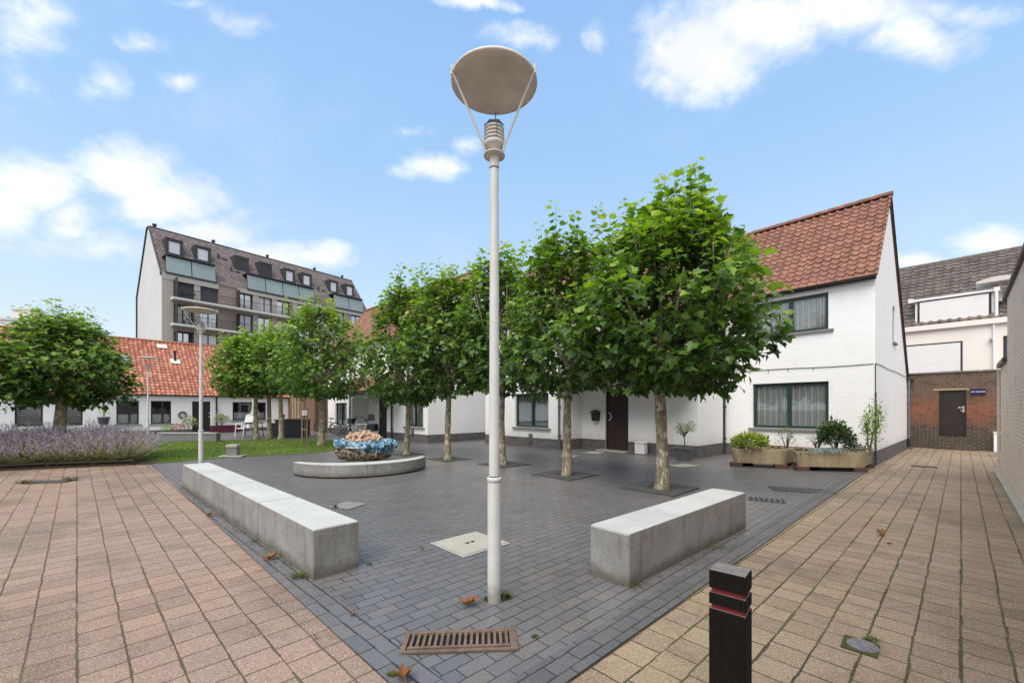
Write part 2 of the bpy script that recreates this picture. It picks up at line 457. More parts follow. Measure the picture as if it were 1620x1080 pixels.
M['cover2'] = simple('light concrete slab', (.33,.33,.32), .8, var=.12, scale=5)
M['pot'] = simple('lead grey pot', (.13,.13,.145), .7, var=.25)
M['wicker_blue'] = simple('navy cover', (.015,.018,.035), .7)
M['red_paint'] = simple('red band paint', (.19,.005,.010), .5, var=.2, scale=30)

def concrete(name, top=False):
    t = NT(name); P = t.obj()
    n = t.noise(P, 2.2, 6, .65); g = t.noise(P, 90, 4, .75); st = t.noise(P, 14, 5, .7, dist=1.2)
    col = t.ramp(n, [(.3, (.20,.195,.18)), (.7, (.31,.305,.29))])
    col = t.mix(.6, col, t.ramp(g, [(.3, .66), (.7, 1.28)]), 'MULTIPLY')
    col = t.mix(.5, col, t.ramp(st, [(.35, .72), (.6, 1.1)]), 'MULTIPLY')
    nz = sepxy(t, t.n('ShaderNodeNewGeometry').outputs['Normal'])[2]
    x, y, z = sepxy(t, P)
    # sides grimy in the lowest hand's breadth, upward faces given a paler tone
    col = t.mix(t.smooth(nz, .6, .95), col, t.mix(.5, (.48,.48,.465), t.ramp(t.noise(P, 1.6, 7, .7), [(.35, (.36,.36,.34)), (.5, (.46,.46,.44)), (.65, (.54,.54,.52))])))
    gr = t.m_('MULTIPLY', t.smooth(t.m_('ADD', z, t.m_('MULTIPLY', t.noise(P, 7, 4), .12)), .07, .20, 1.0, 0.0), .75)
    col = t.mix(gr, col, (.085,.075,.05))
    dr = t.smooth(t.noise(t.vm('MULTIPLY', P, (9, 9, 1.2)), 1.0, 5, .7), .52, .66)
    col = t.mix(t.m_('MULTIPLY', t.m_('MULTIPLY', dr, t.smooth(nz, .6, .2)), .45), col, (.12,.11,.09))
    return t.done(t.bsdf(col, .7, 0, t.bump(g, .35, .003), .35))
M['concrete'] = concrete('bench concrete')

def trough():
    t = NT('trough concrete'); P = t.obj()
    n = t.noise(P, 3, 5, .6); st = t.noise(t.vm('MULTIPLY', P, (6, 6, .8)), 1.6, 4, .6)
    col = t.ramp(n, [(.3, (.33,.265,.165)), (.7, (.43,.35,.235))])
    col = t.mix(.5, col, t.ramp(st, [(.35, .62), (.6, 1.08)]), 'MULTIPLY')
    return t.done(t.bsdf(col, .85, 0, t.bump(t.noise(P, 90, 3), .3, .003), .3))
M['trough'] = trough()

def polemat():
    t = NT('grey painted pole'); P = t.obj(); n = t.noise(P, 7, 5, .6)
    col = t.ramp(n, [(.3, (.52,.525,.515)), (.7, (.61,.615,.60))])
    z = sepxy(t, P)[2]
    foot = t.smooth(t.m_('ADD', z, t.m_('MULTIPLY', t.noise(P, 22, 5, .7), .22)), .13, .32, .75, 0.0)   # splashed grime at the foot
    col = t.mix(foot, col, (.20,.18,.14))
    sc = t.smooth(t.noise(t.vm('MULTIPLY', P, (30, 30, 6)), 1.0, 6, .75), .66, .72)
    col = t.mix(t.m_('MULTIPLY', sc, .45), col, (.30,.29,.27))
    st = t.smooth(t.noise(t.vm('MULTIPLY', P, (26, 26, .7)), 1.0, 4, .6), .5, .72)
    col = t.mix(t.m_('MULTIPLY', st, .25), col, (.36,.35,.31))
    return t.done(t.bsdf(col, .5, 0, t.bump(t.noise(P, 40, 4), .1, .003), .4))
M['pole'] = polemat()
def woodpost():
    t = NT('black stained timber post'); P = t.obj()
    g = t.noise(t.vm('MULTIPLY', P, (60, 60, 5)), 1.0, 5, .7)
    col = t.ramp(g, [(.35, (.0045,.0035,.003)), (.7, (.010,.008,.007))])
    nz = sepxy(t, t.n('ShaderNodeNewGeometry').outputs['Normal'])[2]
    top = t.ramp(t.noise(t.vm('MULTIPLY', P, (9, 60, 20)), 1.5, 5, .7), [(.3, (.10,.09,.09)), (.7, (.27,.25,.24))])
    col = t.mix(t.smooth(nz, .6, .9), col, top)
    sc = t.smooth(t.noise(t.vm('MULTIPLY', P, (25, 25, 3)), 2.0, 5, .7), .66, .72)
    col = t.mix(t.m_('MULTIPLY', sc, .5), col, (.035,.024,.02))
    return t.done(t.bsdf(col, .7, 0, t.bump(g, .35, .003), .15))
M['post'] = woodpost()

def bark():
    t = NT('mottled plane bark'); P = t.obj()
    w = t.n('ShaderNodeTexVoronoi'); w.inputs['Scale'].default_value = 1.0
    q = t.vm('MULTIPLY', P, (27, 27, 12))
    wn = t.n('ShaderNodeTexNoise'); t.link(q, wn.inputs['Vector']); wn.inputs['Scale'].default_value = .8
    q2 = t.vm('ADD', q, t.vm('MULTIPLY', wn.outputs['Color'], (1.6, 1.6, 1.6)))
    t.link(q2, w.inputs['Vector'])
    r = sepxy(t, w.outputs['Color'])[0]
    col = t.ramp(r, [(0, (.19,.155,.105)), (.45, (.28,.235,.165)), (.75, (.36,.31,.21)), (.93, (.54,.48,.35)), (1, (.62,.57,.43))])
    g = t.noise(P, 60, 4, .7)
    col = t.mix(.6, col, t.ramp(g, [(.3, .65), (.7, 1.25)]), 'MULTIPLY')
    col = t.mix(t.m_('MULTIPLY', t.smooth(t.noise(P, 4, 4), .5, .7), .35), col, (.10,.12,.05))
    return t.done(t.bsdf(col, .8, 0, t.bump(t.m_('ADD', r, g), .4, .006), .3))
M['bark'] = bark()

def leafmat(name, stops, rough=.45, trans=.35, spec=.4):
    t = NT(name)
    a = t.n('ShaderNodeAttribute', attribute_name='tint')
    gi = t.n('ShaderNodeNewGeometry')
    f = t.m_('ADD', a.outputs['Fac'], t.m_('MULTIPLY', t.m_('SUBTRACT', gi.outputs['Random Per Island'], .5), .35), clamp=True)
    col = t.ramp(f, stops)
    b = t.bsdf(col, rough, 0, None, spec)
    tr = t.n('ShaderNodeBsdfTranslucent')
    t.link(t.mix(1.0, col, (1.5, 1.6, .5), 'MULTIPLY'), tr.inputs['Color'])
    mx = t.n('ShaderNodeMixShader'); mx.inputs[0].default_value = trans
    t.link(b, mx.inputs[1]); t.link(tr.outputs[0], mx.inputs[2])
    return t.done(mx.outputs[0])
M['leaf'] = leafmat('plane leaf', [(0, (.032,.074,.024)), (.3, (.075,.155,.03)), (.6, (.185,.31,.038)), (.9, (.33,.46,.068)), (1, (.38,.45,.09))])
M['weedleaf'] = leafmat('weed', [(0, (.04,.055,.015)), (.6, (.08,.11,.02)), (1, (.16,.17,.05))], trans=.15)
M['leaf_dark'] = leafmat('dark glossy leaf', [(0, (.012,.035,.014)), (.6, (.03,.07,.022)), (1, (.07,.13,.03))], trans=.15)
M['leaf_lime'] = leafmat('lime leaf', [(0, (.10,.15,.02)), (.5, (.24,.31,.06)), (1, (.42,.48,.14))])
M['leaf_var'] = leafmat('variegated leaf', [(0, (.06,.11,.03)), (.5, (.2,.25,.1)), (1, (.5,.52,.33))], trans=.2)
M['leaf_silver'] = leafmat('silver blue blades', [(0, (.16,.20,.20)), (1, (.34,.40,.40))], trans=.1)
M['grassblade'] = leafmat('grass blades', [(0, (.075,.13,.018)), (.5, (.13,.21,.03)), (1, (.24,.30,.07))], rough=.6, trans=.3, spec=.2)
M['lavender'] = leafmat('lavender stems and spikes', [(0, (.09,.12,.04)), (.25, (.22,.25,.11)), (.45, (.42,.39,.30)), (.65, (.50,.42,.46)), (.85, (.42,.36,.52)), (1, (.36,.29,.50))], rough=.8, trans=.2, spec=.1)
M['petal_orange'] = leafmat('orange petals', [(0, (.45,.08,.03)), (1, (.75,.22,.08))], trans=.2)
M['petal_pink'] = leafmat('pink petals', [(0, (.45,.12,.16)), (1, (.6,.3,.32))], trans=.2)
M['dead_leaf'] = leafmat('dry leaf', [(0, (.20,.075,.02)), (.6, (.42,.17,.05)), (1, (.5,.27,.12))], rough=.6, trans=.1)
M['twig'] = simple('twig bark', (.10,.085,.05), .8)
def curtain():
    t = NT('white net curtain')
    b = t.bsdf((.90,.90,.90), .9, 0, None, .1)
    tr = t.n('ShaderNodeBsdfTranslucent'); tr.inputs['Color'].default_value = (.7,.7,.7,1)
    mx = t.n('ShaderNodeMixShader'); mx.inputs[0].default_value = .15
    t.link(b, mx.inputs[1]); t.link(tr.outputs[0], mx.inputs[2])
    # sheer cloth: thin where the folds lie flat, dense where they bunch
    nx = t.m_('ABSOLUTE', sepxy(t, t.n('ShaderNodeTexCoord').outputs['Normal'])[0])
    tp = t.n('ShaderNodeBsdfTransparent'); m2 = t.n('ShaderNodeMixShader'); t.link(t.smooth(nx, .35, .85, .42, .0), m2.inputs[0])
    t.link(mx.outputs[0], m2.inputs[1]); t.link(tp.outputs[0], m2.inputs[2])
    return t.done(m2.outputs[0])
M['curtain'] = curtain()
M['blind'] = simple('roller blind', (.42,.40,.38), .8, var=.05)
M['shutter'] = simple('white roller shutter', (.80,.79,.79), .6, var=.03)
M['room'] = simple('dim interior', (.05,.045,.04), .9)
def glass(name, tint=(.97,.99,.98), refl=.1, rough=.02):
    t = NT(name)
    tr = t.n('ShaderNodeBsdfTransparent'); tr.inputs['Color'].default_value = (*tint, 1)
    gl = t.n('ShaderNodeBsdfGlossy'); gl.inputs['Roughness'].default_value = rough; gl.inputs['Color'].default_value = (.9,.93,.95,1)
    P = t.obj(); nb = t.bump(t.noise(P, 1.2, 2), .05, .02); t.link(nb, gl.inputs['Normal'])
    fr = t.n('ShaderNodeFresnel'); fr.inputs['IOR'].default_value = 1.5
    f = t.m_('ADD', t.m_('MULTIPLY', fr.outputs[0], .8), refl*.25, clamp=True)
    mx = t.n('ShaderNodeMixShader'); t.link(f, mx.inputs[0]); t.link(tr.outputs[0], mx.inputs[1]); t.link(gl.outputs[0], mx.inputs[2])
    return t.done(mx.outputs[0])
M['glass'] = glass('window glass')
M['glass_refl'] = glass('reflective glass', (.6,.65,.65), 1.6)
M['glass_aqua'] = simple('green tinted screen glass', (.25,.315,.31), .06, var=.12, scale=.2, bump=0)
SKYMUL, CL, SKYD, WSTR, SUNE, SUNA, EXPO = 1.0, 7.3, 7.2, 0.08, 1.9, 45.0, 1.0
# ------------------------------------------------------------------ building elements (local facade coordinates)
def wall_front(mb, x0, x1, z0, z1, y, holes, depth=.14):
    xs = sorted({x0, x1, *[h[0] for h in holes], *[h[1] for h in holes]})
    zs = sorted({z0, z1, *[h[2] for h in holes], *[h[3] for h in holes]})
    for i in range(len(xs)-1):
        for j in range(len(zs)-1):
            cx, cz = (xs[i]+xs[i+1])/2, (zs[j]+zs[j+1])/2
            if any(h[0] < cx < h[1] and h[2] < cz < h[3] for h in holes): continue
            mb.quad((xs[i],y,zs[j]), (xs[i+1],y,zs[j]), (xs[i+1],y,zs[j+1]), (xs[i],y,zs[j+1]))
    for a, b, c, d in holes:
        e = y + depth
        mb.quad((a,y,c), (a,y,d), (a,e,d), (a,e,c)); mb.quad((b,y,c), (b,e,c), (b,e,d), (b,y,d))
        mb.quad((a,y,d), (b,y,d), (b,e,d), (a,e,d)); mb.quad((a,y,c), (a,e,c), (b,e,c), (b,y,c))

def curtain_mb(x0, x1, z0, z1, y, wav=.10, amp=.042, seed=0):
    mb = MB(); r = random.Random(seed); n = max(8, int((x1-x0)/.018)); vs = []
    ph = r.random()*6
    for k in range(n+1):
        x = x0+(x1-x0)*k/n
        ph += .018/wav*6.28*(.7+.6*mnoise.noise(Vector((x*3, seed, 0))))
        o = amp*math.sin(ph)
        vs += [(x, y+o, z0), (x, y+o*.75, z1)]
    mb.add(vs, [(2*k, 2*k+2, 2*k+3, 2*k+1) for k in range(n)], True)
    return mb

def window(par, x0, x1, z0, z1, y, fm, panes=2, curtain='net', sillw=.10, glassm='glass', ft=.065, split=None, sill=True, rec=.07, seed=0, name='window', hb=None):
    fr = MB(); yy = y+rec
    fr.box(x0+.002, x0+ft, yy, yy+.06, z0+.002, z1-.002); fr.box(x1-ft, x1-.002, yy, yy+.06, z0+.002, z1-.002)
    fr.box(x0+ft, x1-ft, yy+.001, yy+.058, z1-ft, z1-.002); fr.box(x0+ft, x1-ft, yy+.001, yy+.058, z0+.002, z0+ft)
    cuts = split or [(k+1)/panes for k in range(panes-1)]
    prev = x0+ft
    for c in cuts:
        xc = x0+(x1-x0)*c
        fr.box(xc-ft*.62, xc+ft*.62, yy-.006, yy+.056, z0+ft, z1-ft)
    if hb: fr.box(x0+ft, x1-ft, yy-.004, yy+.05, z0+(z1-z0)*hb-.02, z0+(z1-z0)*hb+.02)
    w = fr.build(name, fm, par)
    g = MB(); g.box(x0+ft, x1-ft, yy+.026, yy+.032, z0+ft, z1-ft); g.build('pane', M[glassm], w)
    if curtain == 'net':
        curtain_mb(x0+.03, x1-.03, z0+.03, z1-.02, yy+.095, seed=seed).build('curtain', M['curtain'], w)
    elif curtain == 'shutter' or curtain == 'screen':
        s = MB(); n = max(3, int((z1-z0)/.09)); h = (z1-z0-2*ft)/n
        if curtain == 'shutter': s.box(x0+ft, x1-ft, yy+.008, yy+.02, z0+ft, z1-ft)
        for k in range(n):
            zz = z0+ft+k*h
            s.add([(x0+ft,yy-.0015,zz),(x1-ft,yy-.0015,zz),(x1-ft,yy-.0015,zz+h-.006),(x0+ft,yy-.0015,zz+h-.006),(x0+ft,yy+.002,zz+h),(x1-ft,yy+.002,zz+h)],
                  [(0,1,2,3),(3,2,5,4)])
        s.build('shutter', M['shutter' if curtain == 'shutter' else 'screen'], w)
    elif curtain == 'bands':
        s = MB(); z = z0+.03
        while z < z1-.05:
            s.box(x0+.05, x1-.05, yy+.10, yy+.106, z, z+.075); z += .115
        s.build('blind', M['blind'], w)
    elif curtain == 'half':
        s = MB(); s.box(x0+.05, x1-.05, yy+.10, yy+.106, z0+.04, z0+(z1-z0)*.42); s.build('blind', M['curtain'], w)
    r = MB()   # the dim room behind the glass
    r.quad((x0-.3,yy+.9,z0-.3),(x1+.3,yy+.9,z0-.3),(x1+.3,yy+.9,z1+.3),(x0-.3,yy+.9,z1+.3)); r.build('interior', M['room'], w)
    if sill:
        s = MB(); s.box(x0-.12, x1+.12, y-.06, yy+.01, z0-.065, z0-.004, .008); s.build('sill', M['sill'], w)
    return w

def pantile(mb, x0, x1, y0, z0, dy, dz, tw=.20, rowh=.225, amp=.036, step=.030, sub=8, seed=3):
    """clay pantile slope: from the eave line (y0,z0) up by (dy,dz)"""
    L = math.hypot(dy, dz); rows = max(1, round(L/rowh)); rh = L/rows
    uy, uz = dy/L, dz/L; ny, nz = -uz, uy
    if dy < 0: ny, nz = uz, -uy
    if nz < 0: ny, nz = -ny, -nz
    cols = max(1, round((x1-x0)/tw)); tw2 = (x1-x0)/cols; n = cols*sub
    r = random.Random(seed)
    prof = [.15, -.25, -.42, -.42, -.28, .1, .85, .8]
    flip = (dy < 0)
    for k in range(rows):
        jit = [r.uniform(-.006, .006) for _ in range(cols+1)]
        sl = [r.uniform(-.010, .010) for _ in range(cols+1)]
        vs = []; uvs = []
        for i in range(n+1):
            c = min(i//sub, cols-1); h = amp*prof[i % sub] + jit[c]
            x = x0+(x1-x0)*i/n
            sag = .012*mnoise.noise(Vector((x*.6, k*.4, seed)))
            sb = k*rh - .02 + sl[c] - (-.006 if prof[i % sub] > .5 else .010); st = (k+1)*rh + .01
            a = (x, y0+uy*sb+ny*(h+step+sag), z0+uz*sb+nz*(h+step+sag))
            b = (x, y0+uy*st+ny*(h+sag), z0+uz*st+nz*(h+sag))
            lo = (x, y0+uy*sb+ny*(h+sag-.012), z0+uz*sb+nz*(h+sag-.012))
            vs += [lo, a, b]; uvs.append(i/sub)
        fs = []; fu = []
        for i in range(n):
            u0, u1 = uvs[i]+.001, uvs[i+1]-.001
            A, B = 3*i, 3*(i+1)
            q1 = (A, B, B+1, A+1); q2 = (A+1, B+1, B+2, A+2)
            w1 = [(u0,k+.001),(u1,k+.001),(u1,k+.05),(u0,k+.05)]; w2 = [(u0,k+.06),(u1,k+.06),(u1,k+.98),(u0,k+.98)]
            if flip: q1 = q1[::-1]; q2 = q2[::-1]; w1 = w1[::-1]; w2 = w2[::-1]
            fs += [q1, q2]; fu += [w1, w2]
        mb.add(vs, fs, False, fu)

def ridge(mb, x0, x1, y, z, r=.10, seg=.36):
    n = max(1, int((x1-x0)/seg)); s = (x1-x0)/n
    for k in range(n):
        a, b = x0+k*s-.015, x0+(k+1)*s; vs = []
        for (x, rr) in ((a, r*1.08), (b, r*.96)):
            for j in range(9):
                t = math.pi*(-.1+1.2*j/8)
                vs.append((x, y+rr*math.cos(t), z+rr*math.sin(t)*.9))
        mb.add(vs, [(j, j+1, 10+j, 9+j)[::-1] for j in range(8)], True)
        mb.add(vs[:9], [tuple(range(9))])

def gutter(mb, x0, x1, y, z, r=.065):
    vs = []
    for x in (x0, x1):
        for j in range(9):
            t = math.pi + math.pi*j/8; vs.append((x, y+r*math.cos(t), z+r*math.sin(t)))
    mb.add(vs, [(j, j+1, 10+j, 9+j) for j in range(8)], True)
    vs2 = [(v[0], y+(v[1]-y)*.9, z+(v[2]-z)*.9) for v in vs]
    mb.add(vs2, [(j, 9+j, 10+j, j+1) for j in range(8)], True)
    mb.add(vs[:9], [tuple(range(9))]); mb.add(vs[9:], [tuple(range(9))[::-1]])

def downpipe(mb, x, y, z0, z1, yoff=-.09, r=.04):
    mb.tube([(x, y-.12, z1), (x, y-.12, z1-.06), (x, y+yoff+.02, z1-.25), (x, y+yoff+.02, z0)], r, 10)
    z = z0+.5
    while z < z1-.4:
        mb.box(x-r*1.25, x+r*1.25, y+yoff-.03, y-.004, z, z+.025); z += 1.0

def plank_door(par, x0, x1, z0, z1, y, mat, rec=.08, handle='ring', hx=.15, name='door', n=6):
    d = MB(); h = (z1-z0-.06)/n
    d.box(x0+.002, x0+.05, y+rec-.02, y+rec+.05, z0, z1-.002); d.box(x1-.05, x1-.002, y+rec-.02, y+rec+.05, z0, z1-.002)
    d.box(x0+.05, x1-.05, y+rec-.018, y+rec+.05, z1-.055, z1-.002)
    for k in range(n): d.box(x0+.05, x1-.05, y+rec, y+rec+.045, z0+k*h+.004, z0+(k+1)*h-.004, .003)
    d.box(x0+.05, x1-.05, y+rec+.012, y+rec+.05, z0, z1-.06)
    o = d.build(name, mat, par)
    if handle == 'ring':
        g = MB(); vs = []; cx = x0+hx; cz = z0+(z1-z0)*.56
        pts = [(cx+.085*math.cos(t), y+rec-.05, cz+.12*math.sin(t)) for t in [rad(a) for a in range(-100, 101, 20)]]
        g.tube([(pts[0][0], y+rec, pts[0][2])]+pts+[(pts[-1][0], y+rec, pts[-1][2])], .016, 8)
        g.build('handle', M['white_plastic'], o)
    elif handle == 'lever':
        g = MB(); g.box(x1-.11, x1-.07, y+rec-.012, y+rec, z0+.95, z0+1.16, .004)
        g.tube([(x1-.09, y+rec-.01, z0+1.1), (x1-.09, y+rec-.06, z0+1.1), (x1-.21, y+rec-.06, z0+1.1)], .011, 8)
        g.lathe([(0,0),(.016,0),(.016,.012),(0,.012)], (x1-.09, y+rec-.02, z0+1.0), 10)
        g.build('handle', M['chrome'], o)
    return o

def plinth_strip(mb, x0, x1, y, h, t=.012): mb.box(x0, x1, y-t, y+.05, 0, h)

# ================================================================== THE PLACE
# ---- ground sheets
def sheet(name, pts, z, mat):
    me = bpy.data.meshes.new(name); me.from_pydata([(p[0], p[1], z) for p in pts], [], [tuple(range(len(pts)))])
    me.materials.append(mat); me.update()
    # face up
    if me.polygons[0].normal.z < 0: me.flip_normals()
    o = bpy.data.objects.new(name, me); COL.objects.link(o); o['kind'] = 'structure'; return o
sheet('ground', [(-600,-600),(600,-600),(600,900),(-600,900)], -.012, M['asphalt'])
TIP = (-.19, 1.72)
PL = (-9.25, 10.70); PR = (9.35, 10.70)
sheet('pavement_left', [TIP, PL, (-24, 9.6), (-24, -8), (-.19, -8)], -.004, M['pave_left'])
sheet('pavement_right', [TIP, (-.19, -8), (24, -8), (24, 24), (14, 24), PR], -.004, M['pave_right'])
sheet('plaza', [TIP, PR, (9.6, 12), (0, 45), (-50, 45), (-50, 10.7), PL], 0.0, M['plaza'])
def strip(name, a, b, w, z, mat):
    a, b = Vector(a), Vector(b); d = (b-a).normalized(); n = Vector((-d.y, d.x))*w
    return sheet(name, [a, b, b+n, a+n], z, mat)
strip('plaza_edging', TIP, PL, -.21, .004, M['border_left'])
strip('plaza_edging', (TIP[0]+.01, TIP[1]+.01), PR, .21, .008, M['border_right'])

# ---- lawn
lawn_pts = [G(246,733), G(340,725.5), G(430,720), G(511,715), G(556,707), G(545,699), G(514,694.5), G(430,695.5), G(340,697.5), G(255,699), (-19,19), (-19,12)]
sheet('lawn', lawn_pts, .010, M['turf'])
def inpoly(p, poly):
    c = False; n = len(poly)
    for i in range(n):
        a, b = poly[i], poly[i-1]
        if (a[1] > p[1]) != (b[1] > p[1]) and p[0] < (b[0]-a[0])*(p[1]-a[1])/(b[1]-a[1])+a[0]: c = not c
    return c

def tinted(name, V, Fs, tint, mat, parent=None, smooth=False):
    me = bpy.data.meshes.new(name)
    V = np.asarray(V, dtype=np.float32)
    me.vertices.add(len(V)); me.vertices.foreach_set('co', V.ravel())
    Fs = np.asarray(Fs, dtype=np.int32); nf, k = Fs.shape
    me.loops.add(nf*k); me.loops.foreach_set('vertex_index', Fs.ravel())
    me.polygons.add(nf); me.polygons.foreach_set('loop_start', np.arange(0, nf*k, k, dtype=np.int32))
    me.polygons.foreach_set('loop_total', np.full(nf, k, dtype=np.int32))
    at = me.attributes.new('tint', 'FLOAT', 'POINT'); at.data.foreach_set('value', np.asarray(tint, dtype=np.float32))
    me.materials.append(mat); me.update(calc_edges=True); me.validate()
    o = bpy.data.objects.new(name, me); COL.objects.link(o)
    if parent is not None: o.parent = parent
    return o

# leaf outlines as triangle pairs around a folded midrib: (x, y, lift)
PLANE = [(.0,.0),(.16,.03),(.34,-.10),(.36,.10),(.56,.16),(.40,.30),(.62,.52),(.36,.52),(.22,.62),(.18,.80),(0,1.02)]
OVAL = [(0,0),(.14,.15),(.24,.40),(.22,.65),(.10,.88),(0,1.0)]
def leaf_template(out, fold=.22, droop=.25):
    mid_n = 5
    side = out
    V = []; T = []
    ys = [p[1] for p in side]
    mids = [(0, y) for y in np.linspace(0, side[-1][1], mid_n)]
    def z(x, y): return abs(x)*fold - droop*max(0, y-.2)**2 + .0
    for s in (1, -1):
        base = len(V)
        for (x, y) in mids: V.append((0, y, z(0, y)))
        for (x, y) in side[1:-1]: V.append((s*x, y, z(x, y)))
        # triangulate between the midrib chain and the outline chain
        mi = [base+i for i in range(mid_n)]; oi = [base+mid_n+i for i in range(len(side)-2)]
        i = j = 0
        while i < len(mi)-1 or j < len(oi)-1:
            if i < len(mi)-1 and (j >= len(oi)-1 or V[mi[i+1]][1] <= V[oi[j+1]][1]+.02):
                t = (mi[i], oi[j], mi[i+1]); i += 1
            else:
                t = (mi[i], oi[j], oi[j+1]); j += 1
            T.append(t if s > 0 else (t[0], t[2], t[1]))
    return np.array(V), np.array(T)
LT_PLANE = leaf_template(PLANE); LT_OVAL = leaf_template(OVAL)

def scatter(name, items, tmpl, mat, parent=None):
    """items: (pos, axis, normal, size, tint)"""
    V0, T0 = tmpl; n = len(items)
    P = np.array([i[0] for i in items]); A = np.array([i[1] for i in items]); N = np.array([i[2] for i in items])
    S = np.array([i[3] for i in items])[:, None, None]; ti = np.array([i[4] for i in items])
    A /= np.linalg.norm(A, axis=1)[:, None]+1e-9
    N = N - (N*A).sum(1)[:, None]*A; N /= np.linalg.norm(N, axis=1)[:, None]+1e-9
    X = np.cross(A, N)
    V = P[:, None, :] + S*(V0[None, :, 0:1]*X[:, None, :] + V0[None, :, 1:2]*A[:, None, :] + V0[None, :, 2:3]*N[:, None, :])
    Fs = T0[None] + (np.arange(n)*len(V0))[:, None, None]
    return tinted(name, V.reshape(-1, 3), Fs.reshape(-1, 3), np.repeat(ti, len(V0)), mat, parent)

def rv(r): 
    v = Vector((r.gauss(0,1), r.gauss(0,1), r.gauss(0,1))); return v.normalized()

# grass blades
def grass():
    r = random.Random(11); V = []; Fc = []; T = []
    xs = [p[0] for p in lawn_pts]; ys = [p[1] for p in lawn_pts]; k = 0
    while k < 26000:
        p = (r.uniform(-16, max(xs)), r.uniform(min(ys), max(ys)))
        if r.random() > (12.5/p[1])**1.3 or not inpoly(p, lawn_pts): continue
        h = r.uniform(.035, .085); a = r.random()*6.28; w = .007
        l = r.uniform(0, .04); b = r.random()*6.28
        V += [(p[0]-w*math.cos(a), p[1]-w*math.sin(a), .01), (p[0]+w*math.cos(a), p[1]+w*math.sin(a), .01), (p[0]+l*math.cos(b), p[1]+l*math.sin(b), .01+h)]
        Fc.append((3*k, 3*k+1, 3*k+2)); t = .5+.5*mnoise.noise(Vector((p[0]*.7, p[1]*.7, 0)))+r.uniform(-.2,.2); T += [t, t, t]; k += 1
    o = tinted('grass', V, Fc, T, M['grassblade'])
    tag(o, 'short green lawn grass in front of the row of cottages', 'grass', kind='stuff')
grass()

# ---- house with the long orange roof at the right corner
f1 = Frame((9.17, 10.53), -48.4)
EAVE, RZ, RY = 4.83, 7.56, 2.31
def gable_poly(mb, x, prof, hole=None, face=1):
    """prof: list of (y, ztop) along the gable; columns down to the ground"""
    ys = sorted({p[0] for p in prof} | ({hole[0], hole[1]} if hole else set()))
    def zt(y):
        for (a, za), (b, zb) in zip(prof, prof[1:]):
            if a <= y <= b: return za+(zb-za)*(y-a)/(b-a)
        return prof[-1][1]
    for a, b in zip(ys, ys[1:]):
        m = (a+b)/2
        segs = [(0, None)]
        if hole and hole[0] <= m <= hole[1]:
            mb.quad((x,a,0),(x,b,0),(x,b,hole[2]),(x,a,hole[2]))
            mb.quad((x,a,hole[3]),(x,b,hole[3]),(x,b,zt(b)),(x,a,zt(a)))
        else: mb.quad((x,a,0),(x,b,0),(x,b,zt(b)),(x,a,zt(a)))
    if hole:
        a, b, c, d = hole; e = x-.14*face
        mb.quad((x,a,c),(e,a,c),(e,a,d),(x,a,d)); mb.quad((x,b,c),(x,b,d),(e,b,d),(e,b,c))
        mb.quad((x,a,c),(x,b,c),(e,b,c),(e,a,c)); mb.quad((x,a,d),(e,a,d),(e,b,d),(x,b,d))

